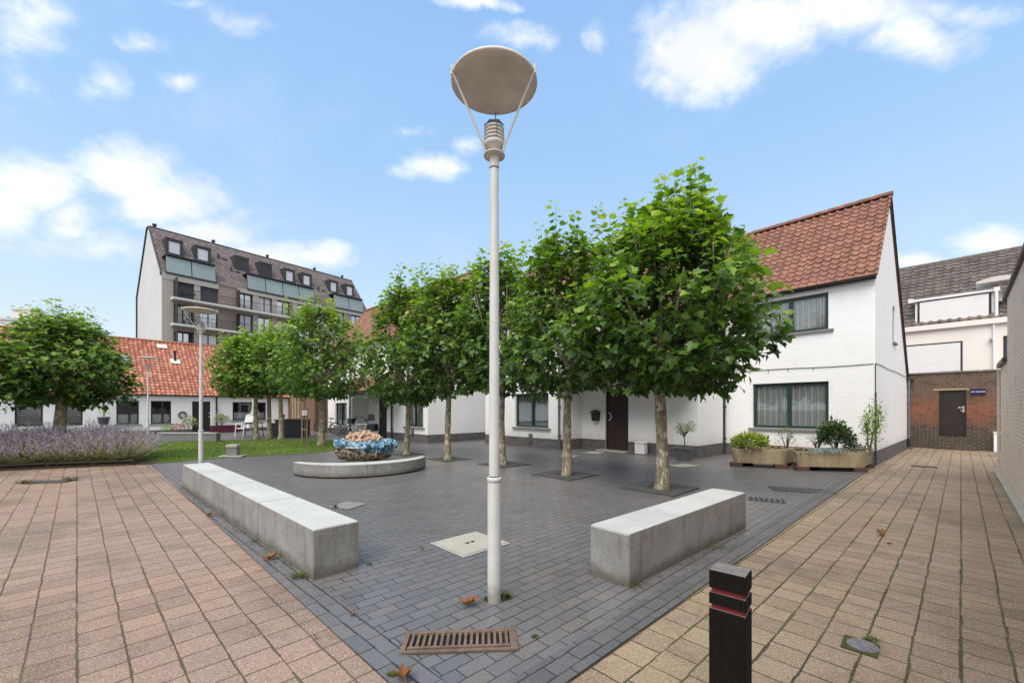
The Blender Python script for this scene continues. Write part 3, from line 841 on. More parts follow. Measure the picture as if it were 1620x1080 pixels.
def corner_house():
    L = -8.0
    h = thing('white_house', 'white brick corner house with orange tiled roof beside the alley', 'house', f1.o, f1.a)
    gw = (f1.x(1191), f1.x(1311), f1.z(1311, 679.5), f1.z(1311, 602.5))
    uw = (f1.x(1196), f1.x(1310.5), f1.z(1310.5, 520), f1.z(1310.5, 461.5))
    w = MB(); wall_front(w, L, 0, 0, EAVE, 0, [gw, uw])
    hole = (3.08, 3.62, 3.45, 4.55)
    gable_poly(w, 0, [(0,EAVE),(RY,RZ),(6.5,2.62)], hole)
    gable_poly(w, L, [(0,EAVE),(RY,RZ),(6.5,2.62)], None, -1)
    w.quad((L,6.5,0),(L,6.5,2.62),(0,6.5,2.62),(0,6.5,0))
    w.build('wall', M['white_brick'], h)
    p = MB(); plinth_strip(p, -4.6, .012, 0, .36); p.box(-.05, .014, .05, 6.5, 0, .36); p.build('plinth', M['plinth'], h)
    window(h, *gw, 0, M['green_frame'], seed=1, ft=.08); window(h, *uw, 0, M['green_frame'], seed=2, ft=.08)
    sw = MB()    # narrow gable window, seen edge on
    a, b, c, d = hole; sw.box(-.10, -.04, a, a+.05, c, d); sw.box(-.10, -.04, b-.05, b, c, d); sw.box(-.10, -.04, a+.05, b-.05, d-.05, d); sw.box(-.10, -.04, a+.05, b-.05, c, c+.05)
    o = sw.build('window', M['green_frame'], h)
    g = MB(); g.box(-.075, -.07, a+.05, b-.05, c+.05, d-.05); g.build('pane', M['glass_refl'], o)
    g = MB(); g.box(-.10, .06, a-.05, b+.05, c-.06, c-.003); g.build('sill', M['sill'], o)
    r = MB(); pantile(r, L, .07, -.13, EAVE-.06, RY+.13, RZ-EAVE+.08)
    pantile(r, L, .07, 6.62, 2.5, RY-6.62, RZ-2.48, rowh=.33)
    rf = r.build('roof', M['tiles'], h)
    q = MB(); ridge(q, L, .09, RY, RZ+.05); q.build('ridge_tiles', M['tiles_ridge'], rf)
    v = MB()
    v.add([(0,RY,RZ+.02),(.035,RY,RZ+.02),(.035,6.6,2.55),(0,6.6,2.55),(0,RY,RZ-.05),(.035,RY,RZ-.05),(.035,6.6,2.48),(0,6.6,2.48)], [(0,1,2,3),(7,6,5,4),(1,5,6,2),(0,3,7,4),(0,4,5,1),(3,2,6,7)])
    v.add([(.002,RY,RZ-.02),(.03,RY,RZ-.02),(.03,-.1,EAVE-.10),(.002,-.1,EAVE-.10),(.002,RY,RZ-.07),(.03,RY,RZ-.07),(.03,-.1,EAVE-.15),(.002,-.1,EAVE-.15)], [(0,3,2,1),(4,5,6,7),(1,2,6,5),(0,4,7,3)])
    v.build('verge', M['dark_zinc'], rf)
    g = MB(); gutter(g, -7.9, .02, -.17, EAVE-.05, .06); g.box(-7.9, 0, -.115, -.09, EAVE-.14, EAVE-.04)
    for k in range(9): g.box(-.3-k*.9, -.27-k*.9, -.235, -.1, EAVE-.125, EAVE-.112)
    g.build('gutter', M['dark_zinc'], h)
    d = MB(); downpipe(d, f1.x(1147), 0, 0, EAVE-.05); d.build('downpipe', M['dark_zinc'], h)
    c = MB(); zc = 2.57   # thin cable clipped along both walls and down the corner
    xs = np.linspace(L+.2, -.03, 40); c.tube([(x, -.012, zc+.012*math.sin(x*2.1)) for x in xs], .008, 5)
    c.tube([(.012, y, zc+.01*math.sin(y*2)) for y in np.linspace(-.01, 6.3, 24)], .008, 5)
    c.tube([(.006, -.014, zc+.01), (.008, -.016, 1.8)], .011, 6); c.tube([(.010, -.018, 1.85), (.010, -.018, .03)], .019, 6)
    for x in (-2.9, -2.4, -1.9, -1.3): c.box(x-.006, x+.006, -.012, -.003, zc-.09, zc)
    c.build('cable', M['dark_zinc'], h)
    mb = MB(); mx = f1.x(1112); mb.box(mx-.13, mx+.13, -.10, -.003, f1.z(1112,664), f1.z(1112,644), .012); mb.build('meter_box', M['wood'], h)
    # low annex between gable end and yard wall
    a = MB(); a.prism([(-3,6.52),(-.05,6.52),(-.05,8.3),(-3,8.3)], 0, 2.5); a.build('annex_wall', M['white_brick'], h)
    a = MB(); a.prism([(-3,6.53),(-.04,6.53),(-.04,8.3),(-3,8.3)], 0, .36)
    a = MB(); a.box(-.06, -.035, 6.53, 8.2, 0, .34); a.build('annex_plinth', M['plinth'], h)
    a = MB(); a.box(-3, .06, 6.46, 8.3, 2.5, 2.58); a.tube([(.04,6.5,2.52),(.04,8.2,2.50)], .06, 8); a.build('annex_gutter', M['dark_zinc'], h)
    a = MB(); a.tube([(.05,6.62,2.5),(.05,6.62,.38)], .045, 10); a.box(-.02,.14,6.52,6.72,.0,.07)
    for z in (.8,1.6,2.2): a.box(-.0,.105,6.565,6.675,z,z+.03)
    a.build('annex_downpipe', M['zinc'], h)
    a = MB(); a.tube([(.05,6.62,.38),(.05,6.62,.07)], .052, 10); a.build('shoe', M['black_plastic'], h)
    return h
corner_house()

# ---- the middle house with the porch
f2 = f1.sub(-7.9, -2.94)
def middle_house():
    L = -4.3; ya = 1.09
    h = thing('white_house', 'white house with recessed brown front door and black mailbox under a small tiled canopy', 'house', f2.o, f2.a)
    w = (f2.x(815), f2.x(867.7), f2.z(867, 677), f2.z(867, 621))
    u = (w[0], w[1], 3.6, 4.55)
    m = MB(); wall_front(m, L, 0, 0, EAVE, 0, [w, u])
    P = [(0,EAVE),(RY,RZ),(5.2,EAVE-.6)]
    gable_poly(m, 0, P); gable_poly(m, L, P, None, -1)
    m.build('wall', M['white_brick'], h)
    window(h, *w, 0, M['green_frame'], seed=3, ft=.07); window(h, *u, 0, M['green_frame'], seed=4, ft=.07)
    # porch block to the right
    dx = (f2.x(957.5, ya), f2.x(994, ya), .03, f2.z(975, 617, ya)+.0)
    p = MB(); PX = 4.25
    wall_front(p, .002, PX, 0, 2.36, ya, [dx])
    p.quad((PX,ya,0),(PX,2.94,0),(PX,2.94,3.4),(PX,ya,2.36))
    p.build('porch_wall', M['white_brick'], h)
    s = MB(); s.box(.003, PX+.1, -.12, ya, 2.30, 2.34); s.build('porch_soffit', M['white_render'], h)
    b = MB(); b.box(.0, PX+.15, -.16, -.10, 2.30, 2.46); gutter(b, .0, PX+.15, -.2, 2.50, .05); b.build('porch_gutter', M['dark_zinc'], h)
    t = MB(); pantile(t, .01, PX+.15, -.2, 2.47, 3.1, 1.75, rowh=.31, seed=5); t.build('porch_roof', M['tiles'], h)
    plank_door(h, *dx, ya, M['door_brown'], hx=.14)
    k = MB(); k.box(dx[0]-.15, dx[1]+.1, ya-.35, ya-.002, .0, .04); k.build('doorstep', M['cover'], h)
    pl = MB(); plinth_strip(pl, L, .012, 0, .36); pl.box(-.05, .014, .05, ya, 0, .36)
    plinth_strip(pl, .02, dx[0], ya, .36); plinth_strip(pl, dx[1], PX+.012, ya, .36); pl.box(PX-.05, PX+.014, ya+.05, 2.9, 0, .36)
    pl.build('plinth', M['plinth'], h)
    r = MB(); pantile(r, L-.05, .06, -.13, EAVE-.06, RY+.13, RZ-EAVE+.08, seed=8); pantile(r, L-.05, .06, 5.3, EAVE-.7, RY-5.3, RZ-EAVE+.72, rowh=.33, seed=9)
    rf = r.build('roof', M['tiles'], h)
    q = MB(); ridge(q, L, .07, RY, RZ+.05); q.build('ridge_tiles', M['tiles_ridge'], rf)
    g = MB(); gutter(g, L, .02, -.17, EAVE-.05, .06); g.build('gutter', M['dark_zinc'], h)
    d = MB(); downpipe(d, -.06, 0, 0, EAVE-.05); d.build('downpipe', M['zinc'], h)
    c = MB(); c.tube([(x, -.012, 2.45+.01*math.sin(x*2)) for x in np.linspace(L, -.1, 20)], .008, 5); c.build('cable', M['dark_zinc'], h)
    v = MB(); vx = f2.x(840)
    v.box(vx-.10, vx+.10, -.03, -.013, .20, .50, .004); v.torus((vx, -.04, .38), .045, .012, 'y', 14, 6); v.box(vx-.06, vx+.06, -.06, -.03, .22, .26)
    v.build('wall_vent', M['zinc'], h)
    return dx
DX = middle_house()
# things hanging on the porch wall
def mailbox(fr, px, py0, py1, y, w, label):
    x = fr.x(px, y); z0 = fr.z(px, py1, y); z1 = fr.z(px, py0, y); p = fr.w(x, y)
    o = thing('mailbox', label, 'mailbox', (p[0], p[1], z0), fr.a); h = z1-z0
    b = MB(); b.add([(-w*.40,-.14,0),(w*.40,-.14,0),(w*.40,-.004,0),(-w*.40,-.004,0),(-w*.5,-.16,h*.78),(w*.5,-.16,h*.78),(w*.5,-.004,h*.78),(-w*.5,-.004,h*.78)],
        [(0,3,2,1),(4,5,6,7),(0,1,5,4),(1,2,6,5),(2,3,7,6),(3,0,4,7)]); b.build('box_body', M['black_plastic'], o)
    l = MB(); l.add([(-w*.56,-.18,h*.79),(w*.56,-.18,h*.79),(w*.56,-.004,h*.80),(-w*.56,-.004,h*.80),(0,-.18,h),(0,-.004,h),(-w*.56,-.18,h*.83),(w*.56,-.18,h*.83)],
        [(0,1,7,4,6),(0,3,2,1),(3,5,2),(6,4,5,3),(4,7,2,5)]); l.build('lid', M['black_plastic'], o)
mailbox(f2, 944.5, 648, 665.5, 1.09, .30, 'black mailbox with pointed lid on the white wall left of the brown door')
ub = f2.x(1020, 1.09); p_ = f2.w(ub, 1.09-.22)
o = thing('utility_box', 'light grey metal box at the foot of the porch wall', 'utility box', (*p_, 0), f2.a)
m = MB(); m.box(-.17, .17, -.1, .1, .02, .36, .01); m.build('box_body', M['white_plastic'], o)
m = MB(); m.box(-.19, .19, -.12, .12, .36, .39, .006); m.build('lid', M['white_plastic'], o)

# ---- the far right-hand house of the row, standing forward
f3 = Frame((-3.5, 17.36), -45)
def far_house():
    L = f3.x(519); D = 5.0
    h = thing('white_house', 'far white house with bicycles outside and a sheltered black front door', 'house', f3.o, f3.a)
    w1 = (f3.x(530.5), f3.x(548.5), f3.z(540, 673), f3.z(540, 637))
    w2 = (f3.x(641), f3.x(669.6), f3.z(655, 675), f3.z(655, 634))
    rc = (f3.x(557), f3.x(612), 0.0, f3.z(585, 629.5))
    ups = [(w1[0], w1[1], 3.5, 4.5), (w2[0], w2[1], 3.5, 4.5)]
    m = MB(); wall_front(m, L, 0, 0, EAVE, 0, [w1, w2, rc]+ups, .9)
    P = [(0,EAVE),(RY,RZ),(D,EAVE-.3)]
    gable_poly(m, 0, P); gable_poly(m, L, P, None, -1)
    dx = (f3.x(600.5, .9), f3.x(611.5, .9)-.0)
    m.quad((rc[0],.9,0),(dx[0],.9,0),(dx[0],.9,rc[3]),(rc[0],.9,rc[3]))
    m.build('wall', M['white_render'], h)
    for i, w in enumerate((w1, w2, *ups)): window(h, *w, 0, M['black_frame'], seed=5+i, ft=.06)
    plank_door(h, dx[0], rc[1], .02, rc[3], .82, M['door_black'], hx=.16)
    pq = MB(); a = f3.x(583,.9); b = f3.x(593,.9); pq.box(a, b, .87, .897, f3.z(588,665,.9), f3.z(588,655,.9), .006); pq.build('wall_plate', M['sill'], h)
    pl = MB(); plinth_strip(pl, L, rc[0], 0, .35); pl.build('plinth', M['plinth'], h); pl = MB(); plinth_strip(pl, rc[1], .012, 0, .35); pl.box(-.05, .014, .05, 4.9, 0, .35); pl.build('plinth', M['plinth'], h)
    r = MB(); pantile(r, L, .06, -.13, EAVE-.06, RY+.13, RZ-EAVE+.08, seed=18); pantile(r, L, .06, D+.1, EAVE-.4, RY-D-.1, RZ-EAVE+.42, rowh=.33, seed=19)
    rf = r.build('roof', M['tiles'], h)
    q = MB(); ridge(q, L, .07, RY, RZ+.05); q.build('ridge_tiles', M['tiles_ridge'], rf)
    g = MB(); gutter(g, L, .02, -.17, EAVE-.05, .06); g.build('gutter', M['dark_zinc'], h)
    c0 = rc[0]+.1; c1 = rc[1]+1.6
    t = MB(); pantile(t, c0, c1, -.85, 2.30, .85, .75, rowh=.3, seed=20); t.build('porch_roof', M['tiles'], h)
    t = MB(); t.box(c0, c1, -.86, -.80, 2.16, 2.29); t.box(c0, c1, -.80, -.003, 2.18, 2.22); t.build('porch_soffit', M['dark_zinc'], h)
    d = MB(); downpipe(d, f3.x(555.5), 0, 0, EAVE-.05); d.build('downpipe', M['dark_zinc'], h); d = MB(); downpipe(d, f3.x(621.5), 0, 0, 2.2); d.build('downpipe', M['dark_zinc'], h)
    v = MB(); vx = f3.x(652); v.box(vx-.02, vx+.16, -.05, -.013, .30, .62, .004); v.torus((vx+.07, -.06, .45), .05, .012, 'y', 14, 6); v.build('wall_vent', M['zinc'], h)
    return rc
RC = far_house()
# ---- row of low cottages on the left
fr = Frame((-19.0, 25.5), 48.4)
def cottages():
    h = thing('cottage_row', 'low white terrace of cottages with weathered orange tile roof across the lawn', 'cottages', fr.o, fr.a)
    X0, X1, E = -13.5, 5.0, 2.30
    W = [(23,68,'bands'), (90,131,'bands'), (184,220,'half'), (238.5,271,'half')]
    zt, zb = 1.90, .60
    holes = [(fr.x(a), fr.x(b), zb-.02, zt) for a, b, _ in W]
    big = (fr.x(368), fr.x(421), .72, 1.88)
    door = (fr.x(304), fr.x(333), .02, 1.90)
    m = MB(); wall_front(m, X0, X1, 0, E, 0, holes+[big, door])
    dd, zz = 3.7, 5.74
    P = [(0,E),(dd,zz),(7.4,E)]
    gable_poly(m, X0, P, None, -1); gable_poly(m, X1, P)
    m.build('wall', M['white_render'], h)
    for i, ((a, b, kind), ho) in enumerate(zip(W, holes)):
        window(h, *ho, 0, M['black_frame'], panes=1 if kind == 'bands' else 2, curtain=kind, seed=20+i, sill=i > 1, ft=.07, split=None if kind == 'bands' else [.58])
    window(h, *big, 0, M['black_frame'], panes=2, curtain='half', split=[.58], ft=.08)
    plank_door(h, *door, 0, M['door_black'], hx=.86)
    pl = MB(); plinth_strip(pl, X0, door[0], 0, .22); plinth_strip(pl, door[1], X1, 0, .22); pl.build('plinth', M['plinth'], h)
    r = MB(); pantile(r, X0, X1+.05, -.15, E-.06, dd+.15, zz-E+.08, tw=.21, rowh=.26, seed=30, amp=.048, step=.040)
    r2 = r.build('roof', M['tiles_row'], h)
    r = MB(); pantile(r, X0, X1+.05, 7.55, E-.06, dd-7.55, zz-E+.08, tw=.3, rowh=.45, seed=31); r.build('rear_roof', M['tiles_row'], h)
    q = MB(); ridge(q, X0, X1, dd, zz+.04, .09); q.build('ridge_tiles', M['tiles_row'], r2)
    g = MB(); gutter(g, X0, X1, -.19, E-.04, .06); g.box(X0, X1, -.13, -.10, E-.12, E-.03); g.build('gutter', M['dark_zinc'], h)
    d = MB(); downpipe(d, fr.x(342), 0, 0, E-.04); d.build('downpipe', M['dark_zinc'], h)
    # roof pieces: x by sight line, distance up the slope
    sl = math.atan2(zz-E, dd)
    def on_roof(px, t, hx, hy, th, name, mat, up=0.0):
        y = t*math.cos(sl); zc = E+.04+t*math.sin(sl); x = fr.x(px, y)
        nb = MB(); c, s = math.cos(sl), math.sin(sl); vs = []
        for dz_ in (0, th):
            for a, b in ((-hx,-hy),(hx,-hy),(hx,hy),(-hx,hy)):
                vs.append((x+a, y+b*c-(dz_+up)*s, zc+b*s+(dz_+up)*c))
        nb.add(vs, [(0,3,2,1),(4,5,6,7),(0,1,5,4),(1,2,6,5),(2,3,7,6),(3,0,4,7)])
        return nb.build(name, mat, h), (x, y, zc)
    s1, c1 = on_roof(195, 2.75, .30, .42, .09, 'skylight', M['black_frame'], .03)
    on_roof(195, 2.75, .24, .36, .012, 'skylight_glass', M['glass_refl'], .125)[0].parent = s1
    on_roof(256, 4.45, .24, .17, .07, 'roof_vent', M['white_plastic'], .03)
    v, cc = on_roof(277, 3.0, .24, .20, .04, 'flue', M['white_plastic'], .05)
    f = MB(); f.tube([(cc[0], cc[1], cc[2]), (cc[0], cc[1], cc[2]+.62)], [.075,.06], 10); f.lathe([(.0,.75),(.09,.68),(.09,.6),(.06,.6)], cc, 10); f.build('flue_pipe', M['black_plastic'], v)
cottages()
# cottage door furniture
mailbox(fr, 349.5, 654, 663, 0, .30, 'black mailbox beside the dark cottage door behind the grass')
x = fr.x(288.5); p = fr.w(x, -.05)
m = MB(); m.torus((0,0,0), .17, .045, 'y', 28, 8)
for k in range(90):
    t = rnd.random()*6.28; q = rnd.random()*6.28
    a = (.17+.045*math.cos(q)); c = Vector((a*math.cos(t), .045*math.sin(q), a*math.sin(t))); d = rv(rnd)*.05
    m.tube([c, c+d], [.006,.002], 4)
o = m.build('wreath', M['pot']); o.location = (p[0], p[1], fr.z(288.5, 656)); o.rotation_euler = (0,0,fr.a)
tag(o, 'round grey twig wreath hanging on the white cottage wall', 'wreath')

# ---- old brick outbuilding between the row and the far house
A_ = Vector(fr.w(5.02, .2)); B_ = Vector(f3.w(f3.x(519)-.02, .15)); dv = B_-A_
fb = Frame(tuple(A_), math.degrees(math.atan2(dv.y, dv.x)))
h = thing('brick_outbuilding', 'narrow brown brick outbuilding with a dark gate between two white houses', 'outbuilding', fb.o, fb.a)
Lb = dv.length; gx = (fb.x(498), min(Lb-.05, fb.x(517)), 0, 2.6)
m = MB(); wall_front(m, .02, Lb, 0, 3.6, 0, [gx], .3); m.quad((0.02,0,3.6),(Lb,0,3.6),(Lb,4,3.6),(.02,4,3.6)); m.build('wall', M['red_brick'], h)
m = MB(); m.box(-.1, Lb, -.05, 4, 3.62, 3.72); m.build('roof', M['dark_zinc'], h)
m = MB()
for px in (464.5, 468.5, 473.5):
    x = fb.x(px); m.box(x-.12, x+.05, -.05, -.003, .0, 3.3)
m.build('panel', M['trough'], h)
plank_door(h, gx[0], gx[1], 0, 2.6, .2, M['timber_dark'], handle=None, n=9, name='gate')

# ---- the tall apartment building behind
fa = Frame((-37.8, 45.0), 90-37.2)
def apartment():
    h = thing('apartment_building', 'tall modern apartment block with brown tiled mansard roof, dormers and balconies', 'apartment building', fa.o, fa.a)
    L = fa.x(585); D = 10.3; E = fa.z(255, 430); AY = 4.9; RT = 22.4
    slope = (RT-E)/AY
    def ry(z): return (z-E)/slope
    lv = [fa.z(269, 554), fa.z(269, 514.5), fa.z(269, 473)]     # slab undersides / floors
    lv = [7.75, 10.72, 13.55]
    body = MB()
    # left gable, white; closed body
    g = MB(); g.add([(0,0,0),(0,0,E),(0,AY,RT),(0,AY+.7,RT),(0,D,15.1),(0,D,0)], [(5,4,3,2,1,0)])
    g.add([(L,0,0),(L,0,E),(L,AY,RT),(L,AY+.7,RT),(L,D,15.1),(L,D,0)], [(0,1,2,3,4,5)]); g.quad((0,D,0),(0,D,15.1),(L,D,15.1),(L,D,0)); g.build('gable_wall', M['apt_gable'], h)
    # bays measured along the facade
    def X(px): return fa.x(px)
    bays = []  # window openings (px0, px1, kind)
    bays = [(278,308), (316,345), (376,400), (408,431), (438,459), (474,492), (500,516), (530,545), (556,572)]
    holes = []
    for li, z in enumerate(lv):
        for bi, (a, b) in enumerate(bays):
            ztop = z+2.35 if li < 2 else z+2.25
            holes.append((X(a), X(b), z+.05, ztop, li, bi))
    m = MB(); wall_front(m, .02, L, 0, E, 0, [q[:4] for q in holes], 1.0); m.build('wall', M['apt_brick'], h)
    st = MB(); st.box(0, 1.0, -.12, -.003, 0, E)
    for px in (311.5, 404, 434, 466, 524):
        x = X(px); st.box(x-.3, x+.3, -.10, -.002, lv[0], E-.25)
    st.box(0.0, X(345), -.16, -.12, E-.7, E-.1); st.box(X(375), L, -.16, -.12, E-.55, E-.05)
    st.build('pilaster', M['apt_stone'], h)
    for (x0, x1, z0, z1, li, bi) in holes:
        dark = (li == 2 and bi in (0, 1))
        if dark:
            window(h, x0, x1, z0, z1, .05, M['apt_dark'], panes=1, curtain='screen', sill=False, ft=.08)
        else:
            w = window(h, x0, x1, z0, z1, .25 if bi else .8, M['black_frame'], panes=2, curtain='net' if (bi+li) % 3 else None, sill=False, glassm='glass_pale' if (bi+li) % 2 else 'glass_refl', ft=.1, seed=bi+li)
    s = MB()
    for li, z in enumerate(lv[1:]+[lv[0]]):
        s.box(X(269)+.0, X(460 if li != 9 else 360), -1.15, -.003, z-.22, z)
    s.build('balcony_slab', M['apt_slab'], h)
    b = MB()
    for z in lv:
        for (a, c) in ((X(269.5), X(345)), (X(345), X(375)), (X(376), X(459))):
            b.box(a, c, -1.13, -1.09, z+1.0, z+1.05); b.box(a, c, -1.12, -1.10, z+.08, z+.11)
            n = max(2, int((c-a)/.14))
            for k in range(n+1):
                x = a+(c-a)*k/n; b.box(x-.012, x+.012, -1.12, -1.10, z, z+1.0)
    b.build('balcony_railing', M['apt_dark'], h)
    sc = MB()
    for z in lv:
        for px in (276, 374): sc.box(X(px)-.03, X(px)+.03, -1.1, -.05, z, z+2.2)
    sc.build('privacy_screen', M['apt_dark'], h)
    tb = MB(); 
    for z in lv[1:]:
        x = X(300); tb.box(x-.4, x+.4, -.8, -.3, z+.68, z+.72); tb.box(x-.02, x+.02, -.57, -.53, z, z+.7)
        tb.box(x-.75, x-.5, -.7, -.4, z+.42, z+.46); tb.box(x-.78, x-.74, -.7, -.4, z+.4, z+.9); tb.box(x-.7, x-.55, -.6, -.5, z, z+.42)
    tb.build('terrace_furniture', M['apt_dark'], h)
    # mansard
    r = MB(); r.quad((-.0,-.1,E-.14),(L,-.1,E-.14),(L,AY,RT),(-.0,AY,RT)); r.quad((0,AY,RT),(L,AY,RT),(L,AY+.7,RT),(0,AY+.7,RT)); r.quad((0,AY+.7,RT),(L,AY+.7,RT),(L,D,15.1),(0,D,15.1))
    # uv in slope metres
    LL = math.hypot(AY+.1, RT-E+.14)
    r.uv[0] = [(0,0),(L,0),(L,LL),(0,LL)]
    r.build('roof', M['slates'], h)
    e = MB(); e.box(-.12, -.003, -.1, .2, E-.3, E); e.tube([(-.06,-.1,E-.14),(-.06,AY,RT),(-.06,AY+.7,RT),(-.06,D,15.1),(-.06,D,0)], .09, 6); e.box(0, L, AY-.05, AY+.75, RT, RT+.1); e.build('roof_edge', M['apt_dark'], h)
    # loggias cut in the roof, behind green glass
    def loggia(pa, pb):
        y = .15; x0 = fa.x(pa, y); x1 = fa.x(pb, y); zb = E+.12; zt = E+2.05
        yb = ry(zt)+.05
        d = MB(); d.box(x0, x1, .1, yb, zt, zt+.14)                               # head
        d.add([(x0,.02,zb),(x0,yb,zt),(x0,yb,zb)], [(0,1,2)]); d.add([(x1,.02,zb),(x1,yb,zt),(x1,yb,zb)], [(0,2,1)])
        d.box(x0-.05, x1+.05, -.2, .1, E-.12, zb)
        lo = d.build('roof_terrace', M['apt_dark'], h)
        gl = MB(); n = max(2, round((x1-x0)/2.0)); pw = (x1-x0)/n
        for k in range(n):
            a = x0+k*pw+.04; b2 = x0+(k+1)*pw-.04
            gl.add([(a,-.06,zb),(b2,-.06,zb),(b2,.30,zt-.1),(a,.30,zt-.1)], [(0,1,2,3)])
        gl.build('glass_balustrade', M['glass_aqua'], lo)
    loggia(262, 341); loggia(391, 497); loggia(528, 574)
    for i, px in enumerate((275.5, 320.5, 382, 419.5, 457.5, 484.5, 527, 552.5)):
        zc = 20.0; y = ry(zc-.85); x = fa.x(px, y); hw = .82 if i < 4 else .75; z0, z1 = zc-1.05, zc+.8
        y1 = ry(z1)+.1
        d = MB(); d.box(x-hw, x+hw, y-.15, y1, z1-.09, z1+.04)
        d.box(x-hw, x-hw+.3, y-.12, y+.02, z0, z1-.09); d.box(x+hw-.3, x+hw, y-.12, y+.02, z0, z1-.09); d.box(x-hw+.3, x+hw-.3, y-.12, y+.02, z0, z0+.24); d.box(x-hw+.3, x+hw-.3, y-.12, y+.02, z1-.3, z1-.09)
        for sx in (-1, 1):
            xx = x+sx*hw*.995; d.add([(xx,y-.1,z0),(xx,y1,z1),(xx,y-.1,z1)], [(0,1,2) if sx > 0 else (0,2,1)])
        dm = d.build('dormer', M['apt_dark'], h)
        p = MB()
        if i in (2, 3): p.box(x-hw+.3, x+hw-.3, y-.08, y-.03, z0+.24, z1-.3); p.build('shutter', M['apt_dark'], dm)
        else: p.quad((x-hw+.3,y-.05,z0+.24),(x+hw-.3,y-.05,z0+.24),(x+hw-.3,y-.05,z1-.3),(x-hw+.3,y-.05,z1-.3)); p.build('pane', M['glass_pale'], dm)
    c = MB()
    for px in (242, 336, 422, 497, 541):
        x = fa.x(px, AY); c.lathe([(0,.55),(.22,.5),(.22,.3),(.12,.28),(.12,0)], (x+.2, AY+.3, RT+.05), 8)
    for px, z in ((345,20.2),(366,18.6),(504,18.8)):
        y = ry(z); x = fa.x(px, y); c.tube([(x,y,z-.1),(x,y,z+.55)], .12, 8); c.box(x+.45, x+.95, y-.1, y+.2, z-.02, z+.12)
    c.build('roof_vent', M['apt_dark'], h)
t = NT('pale sky-lit glass'); M['glass_pale'] = t.done(t.bsdf((.62,.63,.66), .08, 0, None, .8))  # sky reflection put into an opaque pale base colour
apartment()

# ---- pale town house far left, seen over the cottages
def town_house():
    Y = 46.0
    def xz(px, py): return ((px-CX)/F*Y, H-(py-HY)/F*Y)
    x0, _ = xz(-60, 0); x1, z1 = xz(66, 503); o = (x0, Y)
    h = thing('town_house', 'pale distant town house with chimneys rising behind the left tree', 'house', (x0, Y, 0), rad(14))
    m = MB(); m.box(0, x1-x0, 0, 8, 0, z1); m.build('wall', M['white_render'], h)
    m = MB(); m.box(-.2, x1-x0+.2, -.2, 8.2, z1, z1+.25); m.build('roof', M['apt_slab'], h)
    for px, w, py in ((8, 1.1, 481), (55, .9, 492)):
        cx, cz = xz(px, py); m = MB(); m.box(cx-x0-w, cx-x0+w, 1, 2.2, z1, cz); m.box(cx-x0-w-.1, cx-x0+w+.1, .9, 2.3, cz-.12, cz+.05)
        for k in range(3): m.tube([(cx-x0-w*.6+k*w*.6, 1.6, cz), (cx-x0-w*.6+k*w*.6, 1.6, cz+.35)], .14, 8)
        m.build('chimney', M['apt_slab'], h)
town_house()
def back_roof():
    Y = 34.0
    x0 = (-90-CX)/F*Y; x1 = (185-CX)/F*Y
    h = thing('back_house', 'house with an orange roof just behind the left end of the cottages', 'house', (x0, Y, 0), rad(10))
    L = x1-x0
    m = MB(); m.box(0, L, 0, 6, 0, 4.5); m.build('wall', M['white_render'], h)
    m = MB(); pantile(m, 0, L*.55, -.1, 4.5, 3.1, 3.6, tw=.3, rowh=.4); m.build('roof', M['tiles_row'], h)
    m = MB(); m.box(L*.55, L+.1, -.3, 6.2, 6.35, 6.55); m.box(L*.56, L, 0, 6, 4.5, 6.35); m.build('flat_roof', M['sill'], h)
    m = MB(); m.box(L*.3, L*.3+.9, 1.05, 1.35, 5.6, 6.4); m.build('skylight', M['white_plastic'], h)
back_roof()

